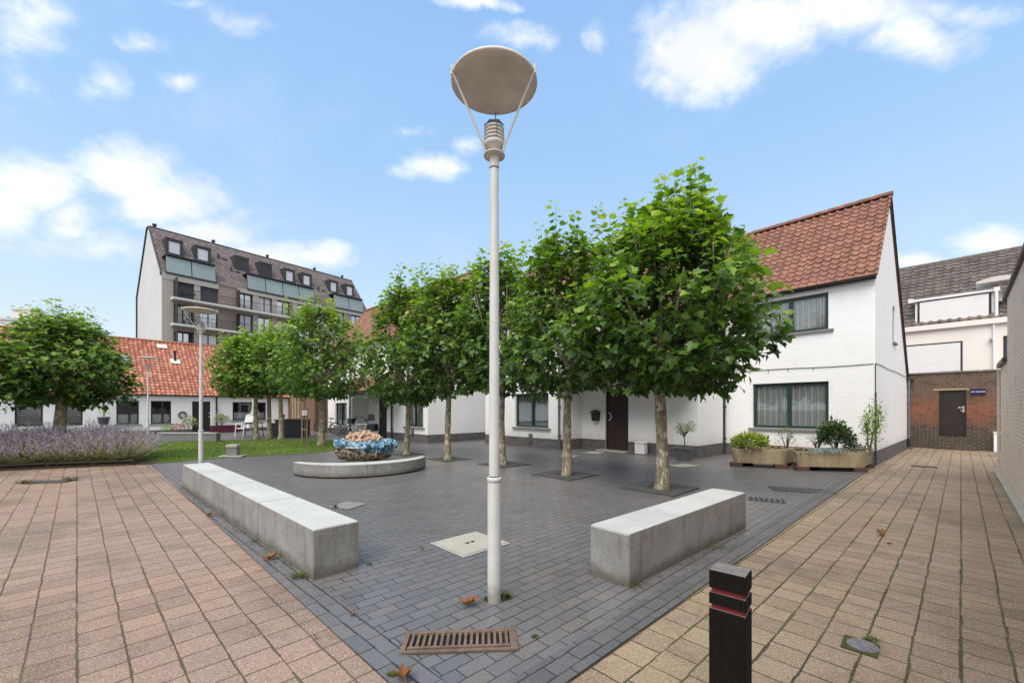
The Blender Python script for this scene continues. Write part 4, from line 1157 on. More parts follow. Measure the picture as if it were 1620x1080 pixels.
# ---- right side: yard wall with door, cream house, tall rough wall
fw = Frame((15.05, 15.55), -48.4)
def yard_wall():
    h = thing('brick_wall', 'old weathered yard wall of mixed brick closing the alley', 'wall', fw.o, fw.a)
    hz = 2.72
    d = (fw.x(1485.5), fw.x(1529), fw.z(1507, 690), fw.z(1507, 617))
    m = MB(); wall_front(m, -.35, 4.2, 0, hz, 0, [d], .12); m.quad((-.35,0,hz),(4.2,0,hz),(4.2,.22,hz),(-.35,.22,hz)); m.quad((-.35,.22,0),(-.35,.22,hz),(4.2,.22,hz),(4.2,.22,0)); m.build('brickwork', M['old_brick'], h)
    c = MB()
    r = random.Random(4); x = -.35
    while x < 4.1:
        w = r.uniform(.3,.5); c.box(x, min(4.2,x+w-.01), -.04, .26, hz+.002, hz+.045+r.uniform(0,.02)); x += w
    c.build('coping', M['sill'], h)
    l = MB(); l.box(d[0]-.14, d[1]+.06, -.008, .1, d[3], d[3]+.06); l.build('lintel', M['trough'], h)
    dd = MB(); dd.box(d[0]+.002, d[1]-.002, .05, .09, d[2], d[3]-.002); dd.box(d[0]+.002, d[0]+.05, .03, .05, d[2], d[3]); dd.box(d[1]-.05, d[1]-.002, .03, .05, d[2], d[3])
    do = dd.build('door', M['rust_door'], h)
    g = MB(); g.box(d[1]-.10, d[1]-.05, .02, .03, d[2]+.85, d[2]+1.08); g.tube([(d[1]-.075,.03,d[2]+1.02),(d[1]-.075,-.03,d[2]+1.02),(d[1]-.2,-.03,d[2]+1.02)], .012, 8); g.lathe([(0,0),(.03,0),(.03,.02),(0,.02)], (d[1]-.13,.0,d[2]+.9), 8); g.build('handle', M['chrome'], do)
    s = MB(); s.box(fw.x(1477), fw.x(1545), -.28, -.003, 0, .12, .01); s.box(fw.x(1483), fw.x(1540), -.14, -.004, .12, .2, .01); s.build('step', M['old_brick'], h)
    # street sign
    x0, x1 = fw.x(1535.5), fw.x(1559.5); z0, z1 = fw.z(1547, 624), fw.z(1547, 615)
    p = fw.w((x0+x1)/2, -.03)
    o = thing('street_sign', 'dark blue sign with white lettering on the brick wall beside the door', 'sign', (p[0], p[1], (z0+z1)/2), fw.a)
    w_, h_ = (x1-x0)/2, (z1-z0)/2
    m = MB(); m.box(-w_, w_, -.008, .006, -h_, h_); m.build('plate', M['blue_enamel'], o)
    cu = bpy.data.curves.new('lettering', 'FONT'); cu.body = 'PRIV. EIGENDOM'; cu.size = .115; cu.align_x = 'CENTER'; cu.align_y = 'CENTER'; cu.extrude = .001; cu.offset = .002
    cu.materials.append(M['sign_white']); t = bpy.data.objects.new('lettering', cu); COL.objects.link(t); t.parent = o; t.location = (0, -.0105, 0); t.rotation_euler = (rad(90), 0, 0)
    bpy.context.view_layer.update()
    sc_ = (2*w_*.92)/max(t.dimensions.x, .01)
    dg = bpy.context.evaluated_depsgraph_get(); me = bpy.data.meshes.new_from_object(t.evaluated_get(dg))
    bpy.data.objects.remove(t); t = bpy.data.objects.new('lettering', me); COL.objects.link(t); t.parent = o; t.location = (0, -.0105, 0); t.rotation_euler = (rad(90), 0, 0); t.scale = (sc_, sc_*1.15, sc_)
yard_wall()

fc = Frame((.748*24.1, .664*24.1), -48.4)
def cream_house():
    h = thing('cream_house', 'cream rendered house with dark tiled roof and closed white shutters behind the yard wall', 'house', fc.o, fc.a)
    x0, x1 = fc.x(1385), fc.x(1660); E = fc.z(1592, 503)
    gw = (fc.x(1430), fc.x(1523), fc.z(1523, 603), fc.z(1523, 539))
    rw = (fc.x(1587), fc.x(1600), fc.z(1590, 573), fc.z(1590, 531))
    m = MB(); wall_front(m, x0, x1, 0, E, 0, [gw, rw]); m.quad((x0,0,0),(x0,8,0),(x0,8,E),(x0,0,E)); m.quad((x1,0,0),(x1,0,E),(x1,8,E),(x1,8,0)); m.build('wall', M['cream'], h)
    window(h, *gw, 0, M['black_frame'], panes=1, curtain='shutter', sill=False, ft=.06, rec=-.01, split=[])
    window(h, *rw, 0, M['black_frame'], panes=1, curtain=None, sill=False, ft=.06, split=[])
    f = MB(); f.box(x0, x1, -.12, .0, E-.16, E+.04); f.build('fascia', M['cream'], h)
    dy, dz = 4.0, 3.45
    r = MB(); pantile(r, x0-.1, x1, -.06, E+.07, dy, dz, tw=.26, rowh=.30, amp=.030, step=.035, seed=40); rf = r.build('roof', M['tiles_dark'], h)
    r = MB(); pantile(r, x0-.1, x1, 8.0, E, -4.08, dz, tw=.4, rowh=.5, seed=41); r.build('rear_roof', M['tiles_dark'], h)
    q = MB(); ridge(q, x0, x1, dy-.08, E+dz+.02, .10); q.build('ridge_tiles', M['tiles_dark'], rf)
    # wide dormer with white frame
    y = .18; a, b = fc.x(1448, y), fc.x(1573, y); zb, zt = fc.z(1511, 508, y), fc.z(1511, 470, y)
    yt = (zt-E)*dy/dz+.1
    d = MB(); d.box(a-.08, b+.10, y-.14, yt+.2, zt+.003, zt+.10); d.box(a, a+.07, y-.05, y+.1, zb-.25, zt); d.box(b-.07, b, y-.05, y+.1, zb-.1, zt)
    for xx in (a+.01, b-.01): d.add([(xx,y,zb-.2),(xx,yt,zt),(xx,y,zt)], [(0,1,2)])
    dm = d.build('dormer', M['shutter'], h)
    window(dm, a+.09, b-.09, zb, zt-.003, y-.1, M['black_frame'], panes=1, curtain='shutter', sill=False, ft=.05, split=[], rec=0.0)
    g = MB(); g.tube([(b+.05,y-.16,zt+.02),(b+.05,y-.16,zb-.3)], .05, 8); g.tube([(fc.x(1572),-.05,E-.17),(fc.x(1572),-.05,0)], .035, 8)
    g.box(a-.2, a-.05, y-.2, y, zt-.02, zt+.14); g.box(b-.02, b+.14, y-.2, y, zt-.02, zt+.14); g.build('downpipe', M['white_plastic'], h)
    # shallow curved hood above the dormer end
    k = MB(); cx = fc.x(1583, 0.2); z = zt+.36; vs = []
    n = 12
    for yy, drop in ((-.1, 0), (1.0, .0)):
        for i in range(n+1):
            t = i/n; vs.append((cx-.62+1.25*t, yy, z+.16*math.sin(math.pi*min(1, t*.8+.12))))
        for i in range(n+1):
            t = i/n; vs.append((cx-.62+1.25*t, yy, z-.02))
    N = n+1
    fs = []
    for i in range(n):
        fs += [(i, i+1, N+i+1, N+i)[::-1], (2*N+i, 2*N+i+1, 3*N+i+1, 3*N+i), (i, i+1, 2*N+i+1, 2*N+i), (N+i, N+i+1, 3*N+i+1, 3*N+i)[::-1]]
    k.add(vs, fs, False); k.box(cx-.05, cx+.05, .4, .5, z-.7, z-.02); k.build('hood', M['apt_slab'], h)
    s = MB(); sx = fc.x(1568); s.tube([(sx,-.02,E-.75),(sx-.02,-.18,E-.74)], .04, 8); s.build('lamp_spot', M['chrome'], h)
cream_house()

WL = Frame((10.87, 9.28), 46.96-0)   # placeholder frame along the alley wall
def tall_wall():
    a = math.atan2(.6825, .731)
    h = thing('alley_wall', 'tall rough beige brick wall along the right side of the alley', 'wall', (10.87, 9.28, 0), a)
    # local x runs away from the camera, y to the left; the wall body is at y<0
    m = MB(); m.box(-14, -1.86, -.3, 0, 0, 3.55); m.box(-1.86, 0, -.3, 0, 0, 2.33); m.box(-.3, 0, -5.5, -.3, 0, 2.33); m.box(-14, -13.7, -5, -.3, 0, 3.55); m.build('brickwork', M['beige_wall'], h)
    c = MB(); c.box(-14, -1.83, -.34, .05, 3.552, 3.62); c.box(-1.83, .05, -.34, .06, 2.332, 2.42); c.build('coping', M['dark_zinc'], h)
    k = MB(); k.box(-14, 0, .002, .10, 0, .05); k.build('kerb', M['cover'], h)
    t = MB(); t.tube([(.012,.03,2.3),(.012,.03,.02)], .022, 8)
    for z in (.3,.8,1.3,1.8): t.box(-.02,.045,.0,.055,z,z+.02)
    t.build('conduit', M['apt_slab'], h)
tall_wall()
p = fw.w(fw.x(1577, -.25), -.25)
o = thing('marker_post', 'short white post at the far end of the alley beside the brick wall', 'post', (*p, 0), fw.a)
m = MB(); m.box(-.07,.07,-.07,.07,0,.62,.01); m.build('post_body', M['white_plastic'], o)
m = MB(); m.box(-.085,.085,-.085,.085,.62,.67,.012); m.build('cap', M['apt_slab'], o)
# ---- benches
def long_bench():
    a = Vector((-1.65, 3.458)); d = Vector((-.7245, .689)); ang = math.atan2(d.y, d.x)
    o = thing('concrete_bench', 'long low concrete bench of four blocks left of the lamp post', 'bench', (*a, 0), ang)
    # local x away from the camera, y to the right side means negative: body lies at y<0
    L = 6.0; n = 4; g = .006
    for k in range(n):
        m = MB(); m.prism([(k*L/n+g,-.40),((k+1)*L/n-g,-.40),((k+1)*L/n-g,0),(k*L/n+g,0)], .0, .415, .008); m.build('block', M['concrete'], o)
        if k:
            m = MB(); m.box(k*L/n-g+.0005, k*L/n+g-.0005, -.397, -.003, 0, .409); m.build('joint', M['pit'], o)
long_bench()
def short_bench():
    a = Vector((.926, 3.31)); d = Vector((.745, .667)); ang = math.atan2(d.y, d.x)
    o = thing('concrete_bench', 'short single block concrete bench right of the lamp post behind the bollard', 'bench', (*a, 0), ang)
    m = MB(); m.prism([(0,0),(2.51,0),(2.51,.385),(0,.385)], 0, .425, .012); m.build('block', M['concrete'], o)
    m = MB(); m.box(.06, 2.45, .03, .355, .0, .01)
short_bench()
def arc_bench():
    P = [Vector(p) for p in ((-4.72, 9.0), (-4.05, 8.62), (-3.3, 8.55), (-2.65, 8.95), (-2.1, 10.15))]
    # circle through first, middle and last
    def circ(a, b, c):
        d = 2*(a.x*(b.y-c.y)+b.x*(c.y-a.y)+c.x*(a.y-b.y))
        ux = ((a.length_squared)*(b.y-c.y)+(b.length_squared)*(c.y-a.y)+(c.length_squared)*(a.y-b.y))/d
        uy = ((a.length_squared)*(c.x-b.x)+(b.length_squared)*(a.x-c.x)+(c.length_squared)*(b.x-a.x))/d
        return Vector((ux, uy))
    C_ = circ(P[0], P[2], P[4]); R_ = (P[0]-C_).length
    a0 = math.atan2(P[0].y-C_.y, P[0].x-C_.x); a1 = math.atan2(P[4].y-C_.y, P[4].x-C_.x)
    am = math.atan2(P[2].y-C_.y, P[2].x-C_.x)
    un = lambda q: am+((q-am+math.pi) % (2*math.pi))-math.pi
    a0, a1 = un(a0), un(a1)
    if a1 < a0: a0, a1 = a1, a0
    o = thing('curved_bench', 'curved low concrete bench wrapping the front of the ceramic sculpture', 'bench', (C_.x, C_.y, 0), 0)
    for (u0, u1) in ((0, .5), (.5, 1)):
        b0 = a0+(a1-a0)*u0+.002*(u0 > 0); b1 = a0+(a1-a0)*u1-.002*(u1 < 1); n = 18
        out = [(R_*math.cos(b0+(b1-b0)*i/n), R_*math.sin(b0+(b1-b0)*i/n)) for i in range(n+1)]
        inn = []
        for i in range(n+1):
            t = u0+(u1-u0)*i/n; w = .14+.30*math.sin(math.pi*t)
            q = b0+(b1-b0)*i/n; inn.append(((R_-w)*math.cos(q), (R_-w)*math.sin(q)))
        V = []; Fc = []
        N = n+1
        for z in (.03, .27, .28):
            ins = .008 if z == .28 else 0
            for (x, y) in out: l = math.hypot(x, y); V.append((x*(l-ins)/l, y*(l-ins)/l, z))
            for (x, y) in inn: l = math.hypot(x, y); V.append((x*(l+ins)/l, y*(l+ins)/l, z))
        for r in (0, 2*N):
            for i in range(n):
                Fc += [(r+i, r+i+1, r+2*N+i+1, r+2*N+i), (r+N+i+1, r+N+i, r+3*N+i, r+3*N+i+1)]
            Fc += [(r, r+2*N, r+3*N, r+N), (r+n, r+N+n, r+3*N+n, r+2*N+n)]
        for i in range(n): Fc += [(4*N+i, 4*N+i+1, 5*N+i+1, 5*N+i), (i+1, i, N+i, N+i+1)]
        m = MB(); m.add(V, Fc); m.build('block', M['concrete'], o)
        # shadow-gap foot
        m = MB(); m.prism([(x*.985, y*.985) for x, y in out]+[(x*1.02, y*1.02) for x, y in inn[::-1]], 0, .03); m.build('foot', M['pit'], o)
arc_bench()

# ---- ceramic sculpture
def ceramic(name, stops, rough=.3, sc=6, bump=.5):
    t = NT(name); P = t.obj(); n = t.noise(P, sc, 5, .65, dist=.8)
    col = t.ramp(n, stops); g = t.noise(P, 28, 4, .7)
    col = t.mix(.5, col, t.ramp(g, [(.3, .6), (.7, 1.3)]), 'MULTIPLY')
    return t.done(t.bsdf(col, rough, 0, t.bump(g, bump, .02), .6))
def sculpture():
    cx, cy = -3.93, 11.1
    o = thing('ceramic_sculpture', 'encrusted ceramic basin sculpture with glazed blue rim and pink shell forms', 'sculpture', (cx, cy, 0), 0)
    def mosaic(name, amt_x, amt_z):
        # blue glaze runs over the rim and down the right-hand side, brown and cream shell crust elsewhere
        t = NT(name); P = t.obj(); x, y, z = sepxy(t, P); n = t.noise(P, 5, 5, .7, dist=1.0)
        vo = t.n('ShaderNodeTexVoronoi'); t.link(t.vm('ADD', P, t.vm('MULTIPLY', t.n('ShaderNodeTexNoise').outputs['Color'], (.02,.02,.02))), vo.inputs['Vector']); vo.inputs['Scale'].default_value = 17
        rc = sepxy(t, vo.outputs['Color'])[0]
        brown = t.ramp(t.m_('ADD', t.m_('MULTIPLY', rc, .5), t.m_('MULTIPLY', n, .5)), [(.2, (.05,.03,.018)), (.38, (.20,.13,.065)), (.5, (.42,.33,.20)), (.6, (.55,.49,.38)), (.72, (.14,.17,.14)), (.85, (.33,.22,.10))])
        blue = t.ramp(t.m_('ADD', t.m_('MULTIPLY', rc, .5), t.m_('MULTIPLY', n, .5)), [(.2, (.01,.04,.12)), (.36, (.02,.14,.30)), (.5, (.06,.33,.50)), (.6, (.30,.52,.70)), (.7, (.55,.66,.75)), (.8, (.05,.22,.42))])
        f = t.smooth(t.m_('ADD', t.m_('ADD', t.m_('MULTIPLY', z, amt_z), t.m_('MULTIPLY', x, amt_x)), t.m_('MULTIPLY', n, 1.1)), 1.50, 1.80)
        col = t.mix(f, brown, blue); g = t.noise(P, 34, 5, .75)
        col = t.mix(.6, col, t.ramp(g, [(.3, .45), (.7, 1.4)]), 'MULTIPLY')
        h_ = t.m_('ADD', t.m_('MULTIPLY', vo.outputs['Distance'], -1.2), g)
        return t.done(t.bsdf(col, .16, 0, t.bump(h_, .9, .03), .6))
    mosaic_m = mosaic('mosaic glazed ceramic', .40, 2.6)
    mb1 = ceramic('encrusted ceramic', [(.32, (.10,.065,.035)), (.42, (.34,.25,.15)), (.5, (.52,.46,.36)), (.58, (.24,.26,.22)), (.68, (.40,.30,.16))])
    o.scale = (.76, .80, .95)
    mb2 = ceramic('blue glazed ceramic', [(.3, (.02,.10,.22)), (.42, (.06,.28,.48)), (.5, (.22,.46,.70)), (.6, (.50,.66,.80)), (.7, (.12,.38,.60))], rough=.18)
    mb3 = ceramic('pink glazed ceramic', [(.3, (.16,.05,.045)), (.42, (.42,.22,.17)), (.52, (.55,.42,.30)), (.6, (.40,.27,.14)), (.7, (.50,.36,.26))], rough=.2, sc=5)
    def ring(name, prof, amp, fr_, mat, n=170, lob=0.0, seed=0):
        V = []; Fc = []; m = len(prof)
        for i in range(n):
            t = 2*math.pi*i/n
            for j, (r, z) in enumerate(prof):
                d = Vector((math.cos(t), math.sin(t), 0)); p = d*r; p.z = z
                q = mnoise.noise(p*fr_+Vector((seed,0,0)))*.6 + mnoise.noise(p*fr_*2.3+Vector((seed,7,0)))*.4 + abs(mnoise.noise(p*fr_*1.3+Vector((0,seed,3))))*.5
                w = math.sin(math.pi*min(1, max(0, j/(m-1))))*.7+.3
                lb = 1+lob*math.sin(5*t+1)+lob*.6*math.sin(8*t)
                V.append((p.x*lb + d.x*amp*q*w, (p.y*lb + d.y*amp*q*w)*.80, z + amp*.55*w*mnoise.noise(p*fr_*1.7+Vector((3,seed,9)))))
        for i in range(n):
            for j in range(m-1):
                k = (i+1) % n; Fc.append((i*m+j, k*m+j, k*m+j+1, i*m+j+1))
        mb = MB(); mb.add(V, Fc, True); return mb.build(name, mat, o)
    ring('basin', [(.50,.10),(.62,.12),(.72,.15),(.80,.20),(.86,.26),(.89,.32),(.90,.38),(.89,.44),(.85,.48)], .24, 6.5, mosaic_m, lob=.05)
    ring('rim', [(.82,.40),(.90,.42),(.97,.46),(.99,.52),(.97,.58),(.90,.61),(.82,.62),(.74,.60),(.68,.54),(.66,.48)], .24, 6.0, mosaic_m, lob=.05, seed=5)
    ring('foot', [(.30,0),(.62,.0),(.60,.06),(.52,.10),(.55,.16)], .06, 6, mb1, seed=9, n=90)
    w = MB(); w.lathe([(0,.5),(.75,.5),(.80,.46)], n=40); w.build('basin_floor', mb1, o)
    r = random.Random(5)
    for k, (x, y, s, h_) in enumerate([(-.42,-.05,.22,.22),(-.15,-.12,.24,.24),(.12,-.05,.24,.27),(.36,-.10,.20,.22),(.0,.18,.28,.22),(-.30,.2,.22,.2),(.5,-.15,.15,.2),(-.02,-.34,.16,.10),(.22,-.36,.13,.10),(-.3,-.32,.14,.1)]):
        V = []; Fc = []; n, m = 44, 22
        for j in range(m+1):
            ph = math.pi*j/m
            for i in range(n):
                t = 2*math.pi*i/n; d = Vector((math.sin(ph)*math.cos(t), math.sin(ph)*math.sin(t), math.cos(ph)))
                q = .86+.6*mnoise.noise(d*2.2+Vector((k*3.1,0,0)))+.26*math.sin(6*t+5*ph+k)*math.sin(ph)+.2*mnoise.noise(d*6+Vector((k,1,1)))
                V.append((x+d.x*s*q, y+d.y*s*q*.8, .56+h_*.45+d.z*h_*q*.8))
        for j in range(m):
            for i in range(n): Fc.append((j*n+i, (j+1)*n+i, (j+1)*n+(i+1) % n, j*n+(i+1) % n))
        mb = MB(); mb.add(V, Fc, True); mb.build('shell_form', mb3, o)
sculpture()

# ---- lamp posts
def lamp(loc, label, rz=0.0, disc=.318, detail=True, scale=1.0):
    o = thing('street_lamp', label, 'street lamp', (*loc, 0), rz, 'disc-topped lamp posts in the square')
    m = MB(); m.tube([(0,0,0),(0,0,.885)], .0505, 28, cap=False); m.lathe([(.0505,.885),(.054,.887),(.054,.915),(.0505,.918),(.040,.920)], n=28)
    m.tube([(0,0,.925),(0,0,3.20)], [.0395,.0315], 28, cap=False); m.build('pole', M['pole'], o)
    m = MB(); m.lathe([(.041,.919),(.041,.927)], n=24); m.lathe([(.0325,3.196),(.0325,3.202)], n=24); m.build('pole_joint', M['pit'], o)
    m = MB(); m.tube([(0,0,3.203),(0,0,3.33)], [.036,.038], 24); m.lathe([(.0,3.288),(.079,3.290),(.079,3.298),(.0,3.300)], n=32)
    m.build('collar', M['lamphead'], o)
    m = MB()
    m.lathe([(.03,3.325),(.045,3.335),(.052,3.345),(.076,3.36),(.078,3.385),(.066,3.392)], n=28)
    for k in range(4):
        z = 3.396+k*.028; m.lathe([(.050,z),(.077-.002*k,z+.002),(.074-.002*k,z+.018),(.050,z+.022)], n=28)
    m.build('louvre', M['lamphead'], o)
    m = MB(); m.lathe([(.055,3.39),(.055,3.50),(.0,3.505)], n=20); m.lathe([(.0,3.515),(.068,3.515),(.070,3.525),(.0,3.53)], n=6)
    for a in (.4, 1.9, 3.5, 5.0): m.tube([(.074*math.cos(a),.074*math.sin(a),3.36),(.074*math.cos(a),.074*math.sin(a),3.52)], .003, 5)
    m.build('lamp_cap', M['lampdark'], o)
    R_ = disc
    m = MB(); m.lathe([(r_, z_-.03) for r_, z_ in [(0,3.885),(R_*.5,3.872),(R_*.85,3.852),(R_*.985,3.846),(R_,3.852),(R_,3.862),(R_*.97,3.872),(R_*.5,3.905),(0,3.918)]], n=72); m.build('disc', M['lampdisc'], o)
    for k, a in enumerate((rad(202), rad(336))):
        c, s = math.cos(a), math.sin(a)
        st = MB(); st.tube([(c*.072,s*.072,3.31),(c*.085,s*.085,3.36),(c*(R_-.003),s*(R_-.003),3.815)], [.0085,.0085,.0075], 10)
        st.tube([(c*(R_+.004),s*(R_+.004),3.80),(c*(R_+.004),s*(R_+.004),3.865)], .008, 8); st.tube([(c*(R_-.02),s*(R_-.02),3.82),(c*(R_+.01),s*(R_+.01),3.838)], .007, 6)
        st.build('strut', M['lamphead'], o)
    st = MB(); st.tube([(0,.0,3.52),(0,R_*.96,3.825)], .004, 8); st.build('stay_rod', M['pot'], o)
    return o
lamp((-.131, 3.09), 'nearest and tallest looking grey lamp post in the middle of the picture', rad(0))
lamp((-7.62, 10.22), 'grey lamp post behind the far end of the long bench', rad(30), .37)
lamp((-17.1, 19.6), 'farthest grey lamp post standing in front of the cottages', rad(75), .37)

# ---- bollard with red bands
def bollard():
    z = .85; pts = [(1121.4,899.7),(1179.9,913.4),(1194.8,901.8),(1140.8,886)]
    W_ = [((px-CX)/F*(H-z)*F/(py-HY), (H-z)*F/(py-HY)) for px, py in pts]
    a = Vector(W_[0]); b = Vector(W_[1]); c = Vector(W_[2]); ang = math.atan2((b-a).y, (b-a).x)
    o = thing('bollard', 'square black timber bollard with two red painted grooves in the foreground', 'bollard', (*b, 0), ang)
    w = (b-a).length; d = .097
    def seg(z0, z1, ins=0, top=False):
        m = MB(); q = [(-w+ins, ins), (-ins, ins), (-ins, d-ins), (-w+ins, d-ins)]
        m.prism(q, z0, z1, .003 if not ins else 0); return m
    m = MB()
    for z0, z1 in ((0, z-.136), (z-.120, z-.079), (z-.063, z)):
        q = [(-w, 0), (0, 0), (0, d), (-w, d)]; m.prism(q, z0, z1, .003)
    m.build('post_body', M['post'], o)
    for k, (z0, z1) in enumerate(((z-.136, z-.120), (z-.079, z-.063))):
        m = MB(); q = [(-w+.008, .008), (-.008, .008), (-.008, d-.008), (-w+.008, d-.008)]; m.prism(q, z0-.003, z1+.001); m.build('red_band', M['red_paint'], o)
bollard()

# ---- drain grate in the tip of the plaza
def drain():
    a, b, c, d = [Vector(G(*p)) for p in ((645.7,1001.7),(816.7,996),(818,1029.8),(630.5,1036))]
    ctr = (a+b+c+d)/4; ang = math.atan2((b-a).y, (b-a).x); L, Wd = .69, .235
    o = thing('drain_grate', 'rusty slotted iron drain grate in front of the near lamp post', 'drain grate', (*ctr, 0), ang)
    m = MB(); m.box(-L/2,L/2,-Wd/2,Wd/2,.0042,.0052); m.build('pit', M['pit'], o)
    m = MB(); t = .022
    m.box(-L/2,L/2,-Wd/2,-Wd/2+t,.004,.016,.002); m.box(-L/2,L/2,Wd/2-t,Wd/2,.004,.016,.002); m.box(-L/2,-L/2+.028,-Wd/2+t,Wd/2-t,.004,.016); m.box(L/2-.045,L/2,-Wd/2+t,Wd/2-t,.004,.016); m.build('frame', M['grate_rust'], o)
    m = MB(); x0, x1 = -L/2+.055, L/2-.065; y0, y1 = -Wd/2+.028, Wd/2-.030
    m.box(x0-.018,x1+.018,y0,y0+.018,.008,.024,.003); m.box(x0-.018,x1+.018,y1-.018,y1,.008,.024,.003)
    n = 16
    for k in range(n+1):
        x = x0+(x1-x0)*k/n; m.box(x-.0085,x+.0085,y0+.018,y1-.018,.008,.023,.003)
    m.build('grating', M['grate_rust'], o)
drain()
def small_grate(c, ang, L, Wd, label, n=18, mat='grate_dark', cross=True):
    o = thing('drain_grate', label, 'drain grate', (*c, 0), ang)
    m = MB(); m.box(-L/2,L/2,-Wd/2,Wd/2,.0045,.006); m.build('pit', M['pit'], o)
    m = MB(); t = .02; m.box(-L/2,L/2,-Wd/2,-Wd/2+t,.006,.014); m.box(-L/2,L/2,Wd/2-t,Wd/2,.006,.014); m.box(-L/2,-L/2+t,-Wd/2+t,Wd/2-t,.006,.014); m.box(L/2-t,L/2,-Wd/2+t,Wd/2-t,.006,.014)
    for k in range(1, n):
        x = -L/2+L*k/n; m.box(x-L/n*.27,x+L/n*.27,-Wd/2+t,Wd/2-t,.006,.012)
    if cross: m.box(-L/2+t,L/2-t,-.01,.01,.0125,.0155)
    m.build('grating', M[mat], o)
    return o
small_grate(G(1267,775), rad(-20), .92, .42, 'dark grate in the grey paving near the planters', n=14)
small_grate(G(74,762), rad(8), .80, .30, 'worn drain grate with weeds in the left pavement near the lavender')
small_grate(G(1462,738), rad(-42), .46, .3, 'small drain cover in the alley pavement', n=8, mat='grate_rust')
small_grate(G(1213,791), rad(-30), .50, .26, 'cracked dirt filled drain beside the short bench', n=7)
# tree grates
def tree_grate(c, label, s=.56):
    o = thing('tree_grate', label, 'tree grate', (*c, 0), rad(43.5+0), 'iron grates around the tree trunks')
    m = MB(); m.prism([(-s,-s),(s,-s),(s,s),(-s,s)], .0045, .0065); m.build('pit', M['soil'], o)
    m = MB(); n = 15
    for k in range(n):
        x = -s+2*s*(k+.5)/n
        hl = math.sqrt(max(0, .2**2-x*x)) if abs(x) < .2 else 0
        for (a, b) in (((-s, -hl), (hl, s)) if hl else ((-s, s),)): m.box(x-.022, x+.022, a, b, .007, .013)
    for y in (-s+.02, -.26, .26, s-.02): m.box(-s, s, y-.015, y+.015, .0145, .0165)
    m.build('grating', M['grate_dark'], o)
# covers
def cover(pts, label, mat='cover', rim=True):
    q = [Vector(G(*p)) for p in pts]; c = sum(q, Vector((0,0)))/4
    ang = math.atan2((q[1]-q[0]).y, (q[1]-q[0]).x); w = ((q[1]-q[0]).length+(q[2]-q[3]).length)/4; d = ((q[2]-q[1]).length+(q[3]-q[0]).length)/4
    o = thing('access_cover', label, 'access cover', (*c, 0), ang)
    if rim:
        m = MB(); m.box(-w,w,-d,d,.0045,.010,.002); m.build('rim', M['cover2'], o)
        m = MB(); m.box(-w+.03,w-.03,-d+.03,d-.03,.0105,.017,.002); lid = m.build('lid', M[mat], o)
        m = MB(); m.box(-.055,-.012,-.02,.02,.0172,.0182); m.box(.012,.055,-.02,.02,.0172,.0182); m.build('lifting_slot', M['pit'], lid)
    else:
        m = MB(); m.box(-w,w,-d,d,.0045,.012,.002); m.build('lid', M[mat], o)
cover([(734.4,882),(809,859.5),(750,841),(680,860.4)], 'square pale concrete access cover behind the near lamp post')
cover([(1060,737),(1085,740.5),(1102,736),(1078,733)], 'pale cover in the grey paving left of the planters', rim=False)
cover([(880,722),(903,723.5),(920,721),(897,719.5)], 'pale slab in the paving beside the second tree', mat='cover2', rim=False)
cover([(925,716.5),(948,718),(956,715),(933,714)], 'pale slab in the paving nearest the brown door', mat='cover2', rim=False)
cover([(520,802),(552,806),(582,797),(548,794)], 'worn grey slab patch in the grey paving beside the long bench', mat='cover3', rim=False)
M['lid_grey'] = simple('worn iron lid', (.16,.15,.16), .6, var=.4, scale=25, bump=.5, bscale=40)
def valve():
    c = Vector(G(1361,1021)); o = thing('valve_cover', 'small iron valve cover edged with moss in the right pavement', 'valve cover', (*c, 0), rad(45))
    m = MB(); m.box(-.095,.095,-.085,.085,-.002,.002); m.build('moss', M['grassmoss'], o)
    m = MB(); m.lathe([(0,.010),(.050,.010),(.056,.005),(.062,.009),(.070,.009),(.078,.003)], (.012,-.01,0), 26)
    m.build('lid', M['lid_grey'], o)
    for k in range(5): pass
M['grassmoss'] = simple('moss', (.05,.06,.018), 1.0, var=.5, scale=40, bump=.9, bscale=80)
valve()

# ---- small lit stone post with plaque
c = G(369, 722.5)
o = thing('garden_light', 'short pale stone garden light on a slab at the lawn edge', 'garden light', (*c, 0), rad(12))
m = MB(); m.box(-.34,.30,-.22,.2,.012,.05,.008); m.build('slab', M['cover2'], o)
m = MB(); m.box(-.14,.14,-.12,.12,.05,.30,.006); m.build('post_body', M['sill'], o)
m = MB(); m.box(-.15,.15,-.14,.14,.30,.37,.012); m.build('cap', M['cover'], o)

# ---- low grey retaining wall before the cottages
a = Vector(G(250, 698)); b = Vector(G(342, 698.5)); dv = b-a
o = thing('garden_wall', 'low grey garden wall with a pale coping behind the lawn', 'wall', (*a, 0), math.atan2(dv.y, dv.x))
m = MB(); m.box(0, dv.length, 0, .25, 0, .34); m.build('wall_body', M['screen_grey'] if 'screen_grey' in M else simple('grey panel', (.16,.16,.17), .7), o)
m = MB(); m.box(-.02, dv.length+.02, -.03, .28, .342, .39, .006); m.build('coping', M['cover2'], o)

